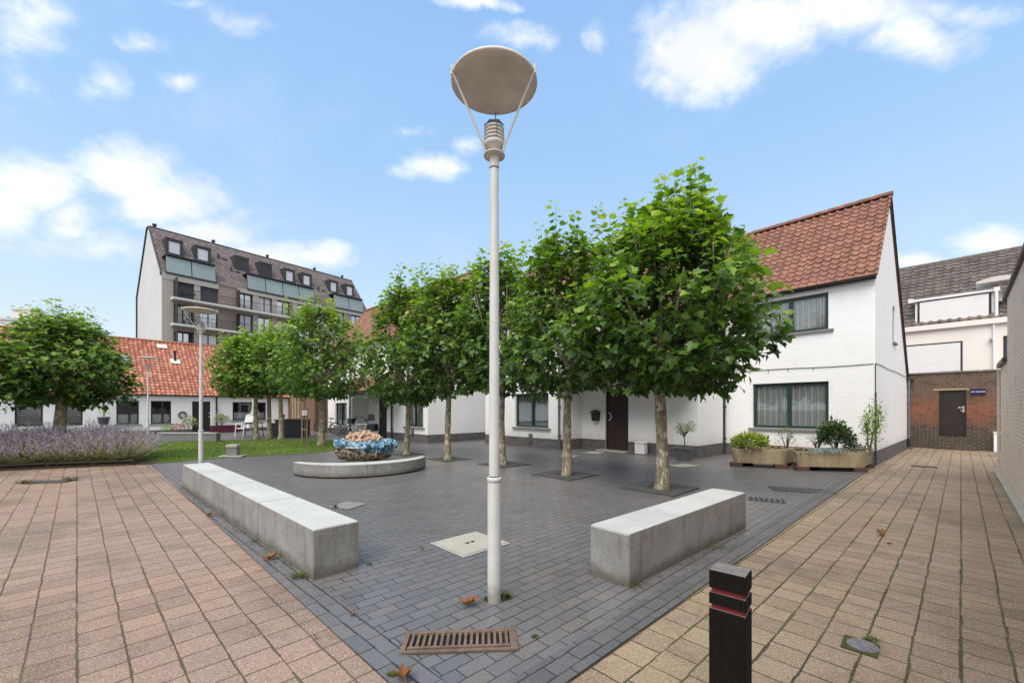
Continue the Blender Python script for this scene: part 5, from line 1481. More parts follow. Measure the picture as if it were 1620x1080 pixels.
# ---- planters
def planter(pts, label, h0=.10, h1=.45, r=.22):
    q = [Vector(p) for p in pts]; c = sum(q, Vector((0,0)))/4; ang = math.atan2((q[1]-q[0]).y, (q[1]-q[0]).x)
    ca, sa = math.cos(-ang), math.sin(-ang); loc = [Vector((ca*(p-c).x-sa*(p-c).y, sa*(p-c).x+ca*(p-c).y)) for p in q]
    o = thing('planter', label, 'planter', (*c, 0), ang)
    def outline(ins, rr):
        P = []
        for i in range(4):
            p, a, b = loc[i], loc[i-1], loc[(i+1) % 4]
            u, v = (a-p).normalized(), (b-p).normalized()
            k = ins/max(.3, math.sqrt(max(0.05, 1-(u.dot(v))**2)))
            p2 = p+(u+v)*k; R2 = rr if i in (0, 1) else .06
            for s in range(7):
                t = s/6; P.append(p2+u*R2*(1-t)**2+v*R2*t**2)
        return P
    A, B, C2, D2 = outline(.03, r), outline(.0, r), outline(.055, r-.03), outline(.07, r-.03)
    n = len(A); V = [(p.x,p.y,h0) for p in A]+[(p.x,p.y,h1-.05) for p in B]+[(p.x,p.y,h1) for p in B]+[(p.x,p.y,h1) for p in C2]+[(p.x,p.y,h1-.12) for p in D2]
    Fc = [tuple(range(n))[::-1]]
    for r_ in range(4):
        for i in range(n): j = (i+1) % n; Fc.append((r_*n+i, r_*n+j, (r_+1)*n+j, (r_+1)*n+i))
    m = MB(); m.add(V, Fc); m.build('trough', M['trough'], o)
    m = MB(); m.prism([(p.x, p.y) for p in D2], h1-.13, h1-.08); m.build('potting_soil', M['soil'], o)
    for i, s in ((0, 1), (1, -1), (2, -1), (3, 1)):
        p = loc[i]*.80; m = MB(); m.box(p.x-.13, p.x+.13, p.y-.11, p.y+.11, 0, h0, .006); m.build('brick_foot', M['terracotta'], o)
    return o
pd = Vector((.73,.68))
A2 = Vector((5.40,10.38)); B2 = Vector((6.50,9.93)); C3 = Vector((6.47,9.62)); D3 = Vector((7.92,9.36))
planter([A2, B2, B2+pd*1.0, A2+pd*1.0], 'left sandstone coloured trough planter on bricks with lime green plant')
planter([C3, D3, D3+pd*1.35, C3+pd*1.35], 'right sandstone coloured trough planter on bricks at the house corner')

# ---- small plants
def leafball(name, label, cat, loc, rx, rz, n, size, mat, z0=.35, tmpl=None, stems=0, seed=0, hollow=.5, tint=(.2,.9), group=None, stemmat='twig'):
    r = random.Random(seed); o = thing(name, label, cat, (loc[0], loc[1], 0), r.random()*6, group); items = []
    for k in range(n):
        d = rv(r); d.z = abs(d.z)*1.0-.25*r.random(); q = (hollow+(1-hollow)*r.random()**.5)*(1+.25*mnoise.noise(d*2.5+Vector((seed,0,0))))
        p = Vector((d.x*rx*q, d.y*rx*q, z0+rz*.35+d.z*rz*.72*q))
        ax = (d+rv(r)*.6+Vector((0,0,.1))).normalized()
        items.append((p, ax, (Vector((0,0,1))+d*.5+rv(r)*.5), size*r.uniform(.7,1.2), tint[0]+(tint[1]-tint[0])*min(1, max(0, .5+d.z*.5))*r.uniform(.6,1.2)))
    scatter('foliage', items, tmpl or LT_OVAL, M[mat], o)
    m = MB()
    for k in range(max(3, stems)):
        a = r.random()*6.28; e = Vector((math.cos(a)*rx*.6, math.sin(a)*rx*.6, z0+rz*.7))
        m.tube([(0,0,z0-.12), Vector((e.x*.4, e.y*.4, (z0+e.z)/2)), e], [.010,.007,.003], 5)
    m.build('stem', M[stemmat], o)
    return o
def at(base, d, t, s):   # point in a planter: along front edge t, depth s
    return base + (d*t) + pd*s
fd2 = (B2-A2); fd3 = (D3-C3)
leafball('leafy_plant', 'rounded lime green leafy plant in the left planter', 'plant', at(A2, fd2, .30, .35), .42, .40, 1500, .085, 'leaf_lime', .40, seed=2)
leafball('leafy_plant', 'thin grey green herb with pale stems between the two planters', 'plant', at(A2, fd2, .93, .45), .22, .62, 240, .045, 'leaf_var', .38, seed=3, tint=(.0,.4), stems=10)
leafball('leafy_plant', 'sparse airy seedheads at the back of the right planter', 'plant', at(C3, fd3, .25, .7), .28, .42, 150, .035, 'leaf_var', .45, seed=4, tint=(.1,.7), stems=12)
leafball('rose_shrub', 'dense dark glossy shrub in the middle of the right planter', 'shrub', at(C3, fd3, .52, .55), .38, .72, 2200, .070, 'leaf_dark', .42, seed=5, stems=8, hollow=.3, tint=(.2,1.1))
leafball('heather', 'low dark heather at the right end of the right planter', 'plant', at(C3, fd3, .80, .30), .22, .26, 500, .045, 'leaf_dark', .40, seed=6, hollow=.2)
def flowers(base, fd, t, s, label, seed, nn=22):
    p = at(base, fd, t, s); r = random.Random(seed); o = thing('flowering_plant', label, 'flowers', (p[0], p[1], 0), 0)
    it = []; fl = []
    for k in range(160):
        d = rv(r); d.z = abs(d.z); q = Vector((d.x*.22, d.y*.12, .38+d.z*.10)); it.append((q, d+rv(r)*.4, Vector((0,0,1))+d, .04, r.uniform(.1,.6)))
    for k in range(nn):
        c = Vector((r.uniform(-.2,.2), r.uniform(-.1,.1), .50+r.uniform(-.02,.03)))
        for j in range(6):
            a = j*1.05; d = Vector((math.cos(a), math.sin(a), .35)); fl.append((c, d, Vector((0,0,1)), .032, r.random()))
    scatter('foliage', it, LT_OVAL, M['leaf_dark'], o); scatter('blossom', fl, LT_OVAL, M['petal_orange'], o)
flowers(A2, fd2, .78, .22, 'red orange blossoms at the right end of the left planter', 31)
flowers(C3, fd3, .13, .16, 'red orange blossoms at the left end of the right planter', 32, 34)
def silvergrass():
    p = at(C3, fd3, .45, .18); r = random.Random(8); o = thing('silver_grass', 'silvery blue grass spilling over the front of the right planter', 'plant', (p[0], p[1], 0), math.atan2(fd3.y, fd3.x))
    V = []; Fc = []; T = []
    for k in range(1500):
        b = Vector((r.gauss(0,.22), r.gauss(0,.07), .40)); a = r.random()*6.28; l = r.uniform(.12,.24)
        m_ = b+Vector((math.cos(a)*l*.5, math.sin(a)*l*.5, l*.55)); e = b+Vector((math.cos(a)*l, math.sin(a)*l, l*.15)); w = Vector((-math.sin(a), math.cos(a), 0))*.003
        i = len(V); V += [b-w, b+w, m_+w, m_-w, e, e+w*.3]; Fc += [(i,i+1,i+2,i+3), (i+3,i+2,i+5,i+4)]; T += [r.random()]*6
    tinted('blades', V, Fc, T, M['leaf_silver'], o)
silvergrass()
def tall_rose():
    p = at(C3, fd3, .97, .75); r = random.Random(9); o = thing('rose_bush', 'tall leggy rose bush against the house corner', 'shrub', (p[0], p[1], 0), 0)
    m = MB(); it = []; fl = []
    for k in range(7):
        a = r.uniform(-.8, 1.0); h_ = r.uniform(.75, 1.25)
        pts = [Vector((r.uniform(-.05,.05), r.uniform(-.05,.05), .34))]
        for j in range(1, 6):
            t = j/5; pts.append(Vector((pts[0].x+a*.30*t+r.uniform(-.02,.02), r.uniform(-.12,.12)*t, .36+h_*t)))
        m.tube(pts, [.011-.0016*j for j in range(6)], 5)
        for j in range(130):
            t = .45+.55*r.random(); q = pts[min(5, int(t*5))].lerp(pts[min(5, int(t*5)+1)], r.random())
            d = rv(r); it.append((q+d*r.uniform(.02,.15), d+Vector((0,0,-.2)), Vector((0,0,1))+rv(r)*.5, .055*r.uniform(.7,1.2), r.uniform(.2,1)))
    for k in range(3):
        c = Vector((.1+.1*k, -.05, .62+.05*k))
        for j in range(8): fl.append((c+rv(r)*.01, rv(r), rv(r), .035, r.random()))
    m.build('stem', M['twig'], o); scatter('foliage', it, LT_OVAL, M['leaf_lime' if 0 else 'leaf'], o); scatter('blossom', fl, LT_OVAL, M['petal_pink'], o)
tall_rose()
def potted_tree():
    c = G(1082.5, 727.5); o = thing('flower_pot', 'grey square pot standing against the porch wall', 'pot', (*c, 0), rad(-44)); 
    m = MB(); w0, w1, hh = .15, .215, .37
    def sq(w, z): return [(-w,-w,z),(w,-w,z),(w,w,z),(-w,w,z)]
    V = sq(w0,0)+sq(w1,hh)+sq(w1-.025,hh)+sq(w1-.04,hh-.08); Fc = [(3,2,1,0)]
    for r_ in range(3):
        for i in range(4): j = (i+1) % 4; Fc.append((r_*4+i, r_*4+j, r_*4+4+j, r_*4+4+i))
    m.add(V, Fc); m.box(-w1-.012, w1+.012, -w1-.012, -w1+.01, hh-.035, hh+.004); m.box(-w1-.012, -w1+.01, -w1+.01, w1+.012, hh-.035, hh+.004)
    for k in range(-3, 4): m.add([(k*.05-.008,-w0-.006-.0,0),(k*.05+.008,-w0-.006,0),(k*.062+.008,-w1-.006,hh-.04),(k*.062-.008,-w1-.006,hh-.04)], [(0,1,2,3)])
    m.build('pot_body', M['pot'], o); m = MB(); m.box(-.17,.17,-.17,.17,hh-.06,hh-.05); m.build('potting_soil', M['soil'], o)
    r = random.Random(12); p = thing('small_tree', 'little variegated standard tree in the grey pot by the porch', 'tree', (*c, 0), 0)
    m = MB(); m.tube([(0,0,.30),(.01,0,.5),(0,.01,.72)], [.016,.014,.012], 7); it = []
    for k in range(16):
        a = r.random()*6.28; e = Vector((math.cos(a)*r.uniform(.12,.34), math.sin(a)*r.uniform(.1,.3), r.uniform(.82,1.12))); m.tube([(0,0,.62+r.random()*.1), e*.6+Vector((0,0,.30)), e], [.007,.005,.002], 5)
        for j in range(24):
            d = rv(r); it.append((e.lerp(Vector((0,0,.75)), r.random()*.6)+d*.06, d, Vector((0,0,1))+rv(r)*.6, .05*r.uniform(.7,1.2), r.random()))
    m.build('trunk', M['twig'], p); scatter('crown', it, LT_OVAL, M['leaf_var'], p)
potted_tree()

# ---- lavender bed
def lavender_mesh(seed):
    r = random.Random(seed); V = []; Fc = []; T = []
    def blade(a, b, w, ta, tb):
        d = (b-a); s = d.cross(Vector((r.gauss(0,1), r.gauss(0,1), .1))).normalized()*w; i = len(V)
        V.extend([a-s, a+s, b+s*.5, b-s*.5]); Fc.append((i,i+1,i+2,i+3)); T.extend([ta,ta,tb,tb])
    for k in range(650):
        u = r.random()**.5; a = r.random()*6.28; lean = u*.95
        base = Vector((math.cos(a)*u*.22, math.sin(a)*u*.22, 0)); L = r.uniform(.62, .98)*(1-.22*u)
        d = Vector((math.cos(a)*math.sin(lean), math.sin(a)*math.sin(lean), math.cos(lean))); d += rv(r)*.12; d.normalize()
        tip = base+d*L; mid = base+d*L*.55+Vector((0,0,.03)); g0 = r.uniform(.05,.3)
        blade(base, mid, .0045, g0, g0+.1); blade(mid, tip, .003, g0+.15, r.uniform(.35,.55))
        for j in range(4):
            q = mid.lerp(base, r.random()); blade(q, q+(d+rv(r)*.8).normalized()*r.uniform(.05,.11), .006, g0, g0+.18)
        tt = r.choice((.55, .75, .95, 1.0, .8)); up = (d+Vector((0,0,.35))).normalized()
        n = 5; L2 = r.uniform(.06,.11)
        for j in range(n):
            c = tip+up*L2*j/n
            blade(c, c+(up+rv(r)*.9).normalized()*.022, .007, tt, tt)
    return V, Fc, T
lavs = []
for s in range(3):
    V, Fc, T = lavender_mesh(50+s)
    o = thing('lavender_bush', 'lavender bush', 'lavender', (0,0,0), 0, 'lavender bushes massed in the bed beside the pavement')
    tinted('flowering_stems', V, Fc, T, M['lavender'], o)
    m = MB(); m.lathe([(.05,0),(.2,.02),(.3,.12),(.26,.24),(.12,.32),(0,.33)], n=14); m.build('woody_base', M['twig'], o); lavs.append(o)
bed_a = Vector(G(-60,746.5)); bed_b = Vector(G(243,733.5)); bd = (bed_b-bed_a); bn = Vector((-bd.y, bd.x)).normalized(); bl = bd.length; bu = bd.normalized()
sheet('planting_bed', [bed_a, bed_b, bed_b+bn*.9-bu*.1, bed_b+bn*2.4-bu*1.5, bed_a+bn*3.2, bed_a-bu*4+bn*3.2, bed_a-bu*4], .014, M['soil'])
i = 0; spots = []
for row, (off, dn) in enumerate(((.42, .0), (.95, .25), (1.5, .1), (2.1, .3))):
    n = int((bl-row*.35)/.52)
    for k in range(n+1):
        p = bed_a + bu*(k*.52+dn+rnd.uniform(-.08,.08)) + bn*(off+rnd.uniform(-.08,.08))
        if k*.52+dn > bl-.35-row*.33: continue
        spots.append((row, p))
rows = {0: 'front', 1: 'second', 2: 'third', 3: 'back'}
last = {}
for row, p in spots:
    last[row] = p
for row, p in spots:
    o = lavs[i % 3] if i < 3 else copy_tree(lavs[i % 3])
    o.location = (p[0], p[1], .01); o.rotation_euler = (0, 0, rnd.random()*6.28); sc = rnd.uniform(.92, 1.15); o.scale = (sc, sc, sc*rnd.uniform(.92,1.05))
    if p is last[row]: o['label'] = 'purple grey lavender bush, the last of the %s row towards the lawn' % rows[row]
    else: o['label'] = 'purple grey lavender bush massed in the %s row of the bed' % rows[row]
    i += 1
e0, e1 = bed_a-bu*.2, bed_b-bu*.4
o = thing('timber_edging', 'dark timber edging along the front of the lavender bed', 'edging', (*e0, 0), math.atan2(bu.y, bu.x))
m = MB(); Lq = (e1-e0).length; m.box(0, Lq, -.05, .02, 0, .05); m.tube([(0,.0,.10),(Lq*.5,.0,.115),(Lq,.0,.10)], .035, 7)
for k in range(5): m.box(k*Lq/4-.03, k*Lq/4+.03, -.02, .04, 0, .1)
m.build('rail', M['timber_dark'], o)
# ---- plane trees
def tree(x, y, ztop, zbot, R_, tr, ntw, seed, label, off=(0,0), tz=None, lsize=.17, shoots=10, lean=(0,0), lightness=0.0, name='plane_tree', zs=1.0, group='pollarded plane trees around the square', peak=.9):
    r = random.Random(seed); o = thing(name, label, 'tree', (x, y, 0), 0, group)
    ox, oy = off; tz = tz or zbot+.55
    m = MB()
    n = 12; pts = []; rr = []
    for k in range(n+1):
        t = k/n; z = tz*t
        pts.append((lean[0]*t+.025*math.sin(seed+t*4), lean[1]*t+.025*math.cos(seed*2+t*3), z)); rr.append(tr*(1.22-.55*min(1, t*4)*.5-.22*t)*(1+.05*math.sin(seed*3+t*19)))
    rr[0] = tr*1.3
    m.tube(pts, rr, 16)
    top = Vector(pts[-1]); hz = ztop-zbot; limbs = []
    for k in range(8):
        a = k*2.4+r.random(); t = r.uniform(.35, .75); rad_ = R_*r.uniform(.45,.7)
        e = Vector((ox+math.cos(a)*rad_, oy+math.sin(a)*rad_, zbot+hz*t)); s = top-Vector((0,0,r.uniform(0,.35)))
        mid = s.lerp(e, .5)+Vector((math.cos(a)*.1, math.sin(a)*.1, -.12))
        m.tube([s, mid, e], [tr*.42, tr*.28, tr*.12], 8); limbs += [(s, mid, e)]
    m.tube([top, top+Vector((ox*.3, oy*.3, hz*.3)), Vector((ox, oy, zbot+hz*.72))], [tr*.6, tr*.32, tr*.1], 8)
    def env(t):
        return R_*float(np.interp(t, [0, .1, .28, .5, .72, .88, 1], [.55, .90, 1.0, .93, .70, .42, .12]))
    items = []; tw = m
    ctr = Vector((ox, oy, 0))
    ntw = int(ntw*1.3)
    for k in range(ntw+shoots):
        shoot = k >= ntw
        t = (r.random()**1.05)*peak if not shoot else r.uniform(.55, .9)
        a = r.random()*2*math.pi
        lump = 1+.30*mnoise.noise(Vector((math.cos(a)*1.6, math.sin(a)*1.6, t*4+seed)))
        u = r.random(); q = (.22+.78*u**.6)*lump
        rr_ = env(t)*q
        b = ctr+Vector((math.cos(a)*rr_, math.sin(a)*rr_, zbot+hz*t+(1-t)**2*.32*mnoise.noise(Vector((math.cos(a)*1.9, math.sin(a)*1.9, seed*1.7)))))
        radial = Vector((math.cos(a), math.sin(a), 0))
        if shoot:
            b = ctr+radial*env(t)*r.uniform(.1,.85)+Vector((0,0,zbot+hz*t)); L = min(r.uniform(.4,.95), max(.3,(ztop+.25-b.z))); d = (Vector((0,0,1))+radial*.28+rv(r)*.16).normalized()
        else:
            L = r.uniform(.22,.42); d = (radial*(1.05-t)+Vector((0,0,.15+.9*t-.35*(t < .15)))+rv(r)*.35).normalized()
            b = b-d*L*.8
        e = b+d*L; tw.tube([b, e], [.006,.003], 4)
        nl = max(4, int(L/.042)); ph = r.random()*6
        side = d.cross(Vector((0,0,1))); side = side.normalized() if side.length > .1 else Vector((1,0,0)); up2 = side.cross(d)
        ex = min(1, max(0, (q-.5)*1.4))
        for j in range(nl):
            f = (j+.6)/nl; p = b.lerp(e, f); ph += 2.2
            lat = side*math.cos(ph)+up2*math.sin(ph)
            ax = (lat*1.0+d*.5+Vector((0,0,-.25))+rv(r)*.25).normalized()
            p2 = p+ax*r.uniform(.03,.10)
            nr = Vector((0,0,1))*1.0+radial*.22*(1-t)+rv(r)*.55
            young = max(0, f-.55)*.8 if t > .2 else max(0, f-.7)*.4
            tint = .20+.34*t*ex+young*(.6+.7*t)+(.25 if shoot else 0)+lightness+r.uniform(-.13,.13)  # paler new growth; lit tips and shaded interior also painted into the tint
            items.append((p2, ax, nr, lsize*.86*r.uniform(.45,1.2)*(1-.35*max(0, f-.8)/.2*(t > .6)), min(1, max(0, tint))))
    m.build('trunk', M['bark'], o)
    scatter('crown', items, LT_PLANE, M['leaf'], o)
    return len(items)
TG = 0
TG += tree(2.65, 7.44, 5.22, 1.82, 1.8, .115, 760, 1, 'largest plane tree, nearest the short bench, in front of the white porch', off=(.12,.1), lsize=.19, shoots=60, tz=2.25)
TG += tree(1.15, 8.93, 5.4, 1.88, 1.45, .10, 430, 2, 'plane tree with a slightly leaning trunk in front of the brown door', off=(.02,.1), lsize=.175, shoots=18, lean=(.10,.0), tz=2.4)
TG += tree(-.235, 10.65, 5.4, 1.95, 1.45, .085, 400, 3, 'plane tree whose trunk shows just right of the near lamp pole', off=(-.1,.1), lsize=.175, shoots=28)
TG += tree(-1.79, 11.75, 5.3, 1.85, 1.5, .095, 420, 4, 'plane tree just left of the near lamp pole', lsize=.175, shoots=26)
TG += tree(-3.27, 13.05, 5.55, 1.65, 1.6, .09, 440, 5, 'plane tree directly behind the right end of the curved bench', off=(.05,0), lsize=.175, shoots=28)
TG += tree(-7.42, 16.2, 5.6, 1.95, 1.9, .12, 480, 6, 'plane tree standing in the lawn left of the ceramic sculpture', lsize=.18, shoots=32, lightness=.08)
TG += tree(-10.75, 19.4, 5.2, 2.2, 1.55, .115, 380, 7, 'rightmost trunk of the three close plane trees at the back of the lawn', lsize=.19, shoots=12, lightness=.08)
TG += tree(-11.75, 20.2, 5.3, 2.2, 1.45, .11, 340, 8, 'middle trunk of the three close plane trees at the back of the lawn', lsize=.19, shoots=12, lightness=.06, off=(-.2,0))
TG += tree(-12.15, 19.8, 5.1, 2.1, 1.6, .11, 400, 9, 'leftmost trunk of the three close plane trees at the back of the lawn', lsize=.19, shoots=12, lightness=.1, off=(-.5,0))
TG += tree(-12.05, 11.1, 4.05, 1.58, 1.55, .15, 600, 10, 'plane tree with a short stout trunk rising behind the lavender bed', lsize=.165, shoots=26, lean=(.12,0), tz=2.1)
TG += tree(-13.4, 9.6, 3.9, 1.65, 1.5, .14, 330, 12, 'plane tree cut by the left edge of the picture', lsize=.165, shoots=10)
print('leaves', TG)
tree_grate((2.65,7.52), 'square iron tree grate around the largest plane tree', .52)
tree_grate((1.15,9.02), 'square iron tree grate around the trunk before the brown door', .52)
tree_grate((-.2,10.75), 'square iron tree grate right of the near lamp pole', .5)
tree_grate((-1.79,11.85), 'square iron tree grate just left of the near lamp pole', .45)
tree_grate((-3.27,13.15), 'square iron tree grate behind the curved bench', .4)

# sapling with stakes and a small notice
sx, sy = G(482, 701)
o = thing('sapling', 'thin young tree tied between two timber stakes in the lawn', 'tree', (sx, sy, 0), 0)
m = MB(); m.tube([(.02,0,0),(.0,0,1.2),(.05,0,2.9)], [.025,.02,.008], 7); m.build('trunk', M['twig'], o)
m = MB()
for x in (-.10, .10): m.tube([(x,0,0),(x,.0,1.45)], .035, 8)
m.box(-.13,.13,-.03,.03,1.2,1.27); m.box(-.13,.13,-.03,.03,.55,.61); m.build('stake', M['wood'], o)
r = random.Random(3); it = []
for k in range(160):
    d = rv(r); it.append((Vector((.03,0,2.1+r.random()*.9))+d*r.random()*.35, d, Vector((0,0,1))+rv(r)*.5, .11*r.uniform(.6,1.1), r.uniform(.2,.7)))
scatter('crown', it, LT_PLANE, M['leaf'], o)
o = thing('notice', 'small white notice fixed to the stakes of the young tree', 'notice', (sx+.03, sy-.06, 1.27), 0)
m = MB(); m.box(-.11,.11,-.008,.008,-.10,.10,.002); m.build('board', M['white_plastic'], o)
m = MB(); m.box(-.07,.05,-.010,-.0085,-.02,.0); m.box(-.07,.07,-.010,-.0085,.03,.045); m.box(-.01,.07,-.010,-.0085,-.06,-.045); m.build('faded_print', M['sill'], o)

# ---- climbing/garden things in front of the cottages
def pt(px, y_off): return fr.w(fr.x(px, y_off), y_off)
leafball('potted_shrub', 'pale leafed shrub left of the dark cottage door', 'shrub', pt(299, -1.0), .38, .75, 260, .12, 'leaf_var', .25, seed=60, tint=(.3,.9), stems=7)
leafball('potted_shrub', 'reddish flowering plant under the cottage wreath', 'shrub', pt(283, -1.0), .32, .48, 220, .08, 'petal_pink', .12, seed=61, tint=(.0,.2), stems=6)
leafball('potted_shrub', 'small green herb by the cottage window near the garden wall', 'shrub', pt(264, -1.0), .3, .4, 200, .08, 'leaf', .1, seed=62)
leafball('potted_shrub', 'pale leafed shrub growing in the maroon planter box', 'shrub', pt(351, -.95), .42, .70, 300, .11, 'leaf_var', .45, seed=63, tint=(.4,1), stems=7)
p = pt(357, -1.0); o = thing('planter_box', 'maroon planter box standing right of the cottage door', 'planter', (*p, 0), fr.a)
m = MB(); m.box(-.75,.75,-.2,.2,0,.42,.01); m.build('box_body', M['maroon'], o); m = MB(); m.box(-.7,.7,-.15,.15,.421,.44); m.build('potting_soil', M['soil'], o)
p = pt(164, -.5); o = thing('flower_pot', 'dark round pot on a stand against the left cottage wall', 'pot', (*p, 0), fr.a)
m = MB(); m.lathe([(.0,.6),(.16,.6),(.24,.95),(.26,.96),(.26,1.02),(.22,1.02),(.20,.9),(0,.9)], n=16); m.build('pot_body', M['pot'], o); m = MB()
for a in (0,2.1,4.2): m.tube([(math.cos(a)*.2,math.sin(a)*.2,0),(math.cos(a)*.12,math.sin(a)*.12,.6)], .012, 6)
m.build('stand', M['black_plastic'], o)
leafball('pot_plant', 'wispy plant growing in the dark round pot', 'plant', (p[0],p[1]), .22, .5, 90, .07, 'leaf', 1.05, seed=64, stems=7)

# garden furniture
def garden_chair(loc, rz, label, mat):
    o = thing('garden_chair', label, 'chair', (*loc, 0), rz)
    m = MB(); m.prism([(-.24,-.24),(.24,-.24),(.22,.22),(-.22,.22)], .41, .44, .015); m.build('seat', mat, o)
    m = MB(); nb = 7
    for k in range(nb):
        x = -.19+.38*k/(nb-1); m.add([(x-.022,.20,.44),(x+.022,.20,.44),(x+.024,.38,1.08),(x-.024,.38,1.08),(x-.022,.225,.44),(x+.022,.225,.44),(x+.024,.405,1.08),(x-.024,.405,1.08)], [(0,1,2,3),(7,6,5,4),(1,5,6,2),(0,3,7,4)])
    m.tube([(-.24,.38,1.06),(-.15,.39,1.11),(.15,.39,1.11),(.24,.38,1.06)], .03, 8); m.tube([(-.23,.22,.46),(-.23,.39,1.07)], .025, 8); m.tube([(.23,.22,.46),(.23,.39,1.07)], .025, 8); m.build('backrest', mat, o)
    for sx in (-1, 1):
        m = MB(); m.tube([(sx*.25,.27,.66),(sx*.27,.0,.67),(sx*.27,-.22,.66),(sx*.25,-.26,.6)], .024, 8); m.build('armrest', mat, o)
        m = MB(); m.tube([(sx*.25,-.24,.62),(sx*.26,-.30,.0)], [.024,.02], 8); m.build('leg', mat, o)
        m = MB(); m.tube([(sx*.22,.18,.43),(sx*.25,.32,.0)], [.024,.02], 8); m.build('leg', mat, o)
garden_chair(G(386,690), rad(-12), 'white plastic high backed garden chair outside the cottages', M['white_plastic'])
tp = G(402, 690); o = thing('garden_table', 'dark round garden table between the two garden chairs', 'table', (*tp, 0), 0)
m = MB(); m.lathe([(0,.70),(.48,.70),(.5,.715),(.48,.73),(0,.73)], n=28); m.build('tabletop', M['dark_wicker'], o)
for k in range(4):
    a = k*1.57+.6; m = MB(); m.tube([(math.cos(a)*.42,math.sin(a)*.42,0),(math.cos(a)*.34,math.sin(a)*.34,.70)], .022, 7); m.build('leg', M['dark_wicker'], o)
garden_chair((tp[0]+.95, tp[1]+.3), rad(-70), 'dark navy garden chair at the right side of the table', M['wicker_blue'])
o = thing('parasol', 'closed white parasol standing up through the garden table', 'parasol', (tp[0]+.05, tp[1]-.02, 0), 0)
m = MB(); m.tube([(0,0,0),(0,0,2.25)], .02, 8); m.build('pole', M['white_plastic'], o)
m = MB(); nn = 20; V = []; Fc = []; prof = [(.03,2.22),(.07,2.1),(.10,1.7),(.12,1.35),(.17,1.1),(.14,1.08)]
for j, (rr_, z) in enumerate(prof):
    for i in range(nn): a = 6.283*i/nn; q = rr_*(1+.28*(i % 2)); V.append((q*math.cos(a), q*math.sin(a), z))
for j in range(len(prof)-1):
    for i in range(nn): Fc.append((j*nn+i, (j+1)*nn+i, (j+1)*nn+(i+1) % nn, j*nn+(i+1) % nn))
m.add(V, Fc); m.build('canopy', M['white_plastic'], o)
p = G(463, 690.5); o = thing('storage_box', 'black covered storage box with a pale lid strip outside the outbuilding', 'storage box', (*p, 0), rad(-10))
m = MB(); m.box(-.8,.8,-.3,.3,.04,.82,.03); m.build('box_body', M['dark_wicker'], o); m = MB(); m.box(-.84,.84,-.34,.34,.825,.89,.02); m.build('lid', M['black_plastic'], o); m = MB(); m.box(-.3,.6,-.2,.2,.891,.93,.01); m.build('cushion', M['sill'], o)
p = G(440, 690); o = thing('waste_bin', 'small dark bin left of the black storage box', 'bin', (*p, 0), rad(-10))
m = MB(); m.prism([(-.22,-.22),(.22,-.22),(.22,.22),(-.22,.22)], 0, .62, .02); m.build('bin_body', M['dark_wicker'], o); m = MB(); m.box(-.24,.24,-.24,.24,.622,.66,.01); m.build('lid', M['black_plastic'], o)

# ---- bicycles
def bicycle(loc, rz, label, basket, framecol, bag):
    o = thing('bicycle', label, 'bicycle', (*loc, 0), rz, 'bicycles parked outside the far white house'); R_ = .34
    for x in (-.53, .53):
        m = MB(); m.torus((x,0,R_), R_, .018, 'y', 32, 6); w = m.build('wheel', M['black_plastic'], o)
        m = MB(); m.torus((x,0,R_), R_-.022, .008, 'y', 32, 5); m.build('rim', M['chrome'], w)
        m = MB()
        for k in range(14):
            a = k*6.283/14; m.tube([(x,0,R_),(x+math.cos(a)*(R_-.02),0,R_+math.sin(a)*(R_-.02))], .0025, 4)
        m.tube([(x,-.04,R_),(x,.04,R_)], .02, 8); m.build('spokes', M['chrome'], w)
    m = MB(); bb = (-.08,0,.29); st = (-.22,0,.72); hd = (.36,0,.78); hb_ = (.40,0,.62)
    for a, b in ((bb,st),(bb,hb_),(st,(.37,0,.66)),((-.53,0,.34),bb),((-.53,0,.34),st)): m.tube([a,b], .017, 8)
    m.tube([(.53,0,.34),(.42,0,.60),(.35,0,.86)], .016, 8); m.build('frame', framecol, o)
    m = MB(); m.tube([(.35,0,.86),(.33,0,1.02),(.36,-.12,1.06),(.22,-.27,1.02),(.12,-.29,1.0)], .012, 7); m.tube([(.33,0,1.02),(.36,.12,1.06),(.22,.27,1.02),(.12,.29,1.0)], .012, 7); m.build('handlebar', M['black_plastic'], o)
    m = MB(); m.tube([st,(-.25,0,.88)], .014, 7); m.prism([(-.38,-.09),(-.28,-.10),(-.08,-.02),(-.08,.02),(-.28,.10),(-.38,.09)], .88, .94, .015); m.build('saddle', M['black_plastic'], o)
    for s in (-1, 1):
        m = MB(); m.tube([(-.08,0,.29),(-.08,s*.06,.29),(-.08+s*.1,s*.07,.16)], .012, 6); m.box(-.13+s*.1,-.03+s*.1,s*.07,s*.07+s*.09,.15,.17); m.build('pedal', M['black_plastic'], o)
    m = MB(); m.torus((-.08,.05,.29), .09, .008, 'y', 18, 5); m.build('chainring', M['chrome'], o)
    m = MB()
    for x in (-.53, .53):
        for k in range(10):
            a0, a1 = rad(20+14*k), rad(34+14*k); q = R_+.03
            m.quad((x+q*math.cos(a0),-.025,R_+q*math.sin(a0)),(x+q*math.cos(a0),.025,R_+q*math.sin(a0)),(x+q*math.cos(a1),.025,R_+q*math.sin(a1)),(x+q*math.cos(a1),-.025,R_+q*math.sin(a1)))
    m.build('mudguard', M['dark_zinc'], o)
    if basket:
        m = MB(); m.prism([(.44,-.16),(.70,-.18),(.70,.18),(.44,.16)], .72, .98, .01); m.build('basket', M['black_plastic'], o)
    if bag:
        m = MB(); m.box(-.75,-.35,-.20,-.06,.38,.72,.03); m.box(-.75,-.35,.06,.20,.38,.72,.03); m.box(-.80,-.3,-.07,.07,.69,.73,.01); m.build('pannier', M['black_plastic'], o)
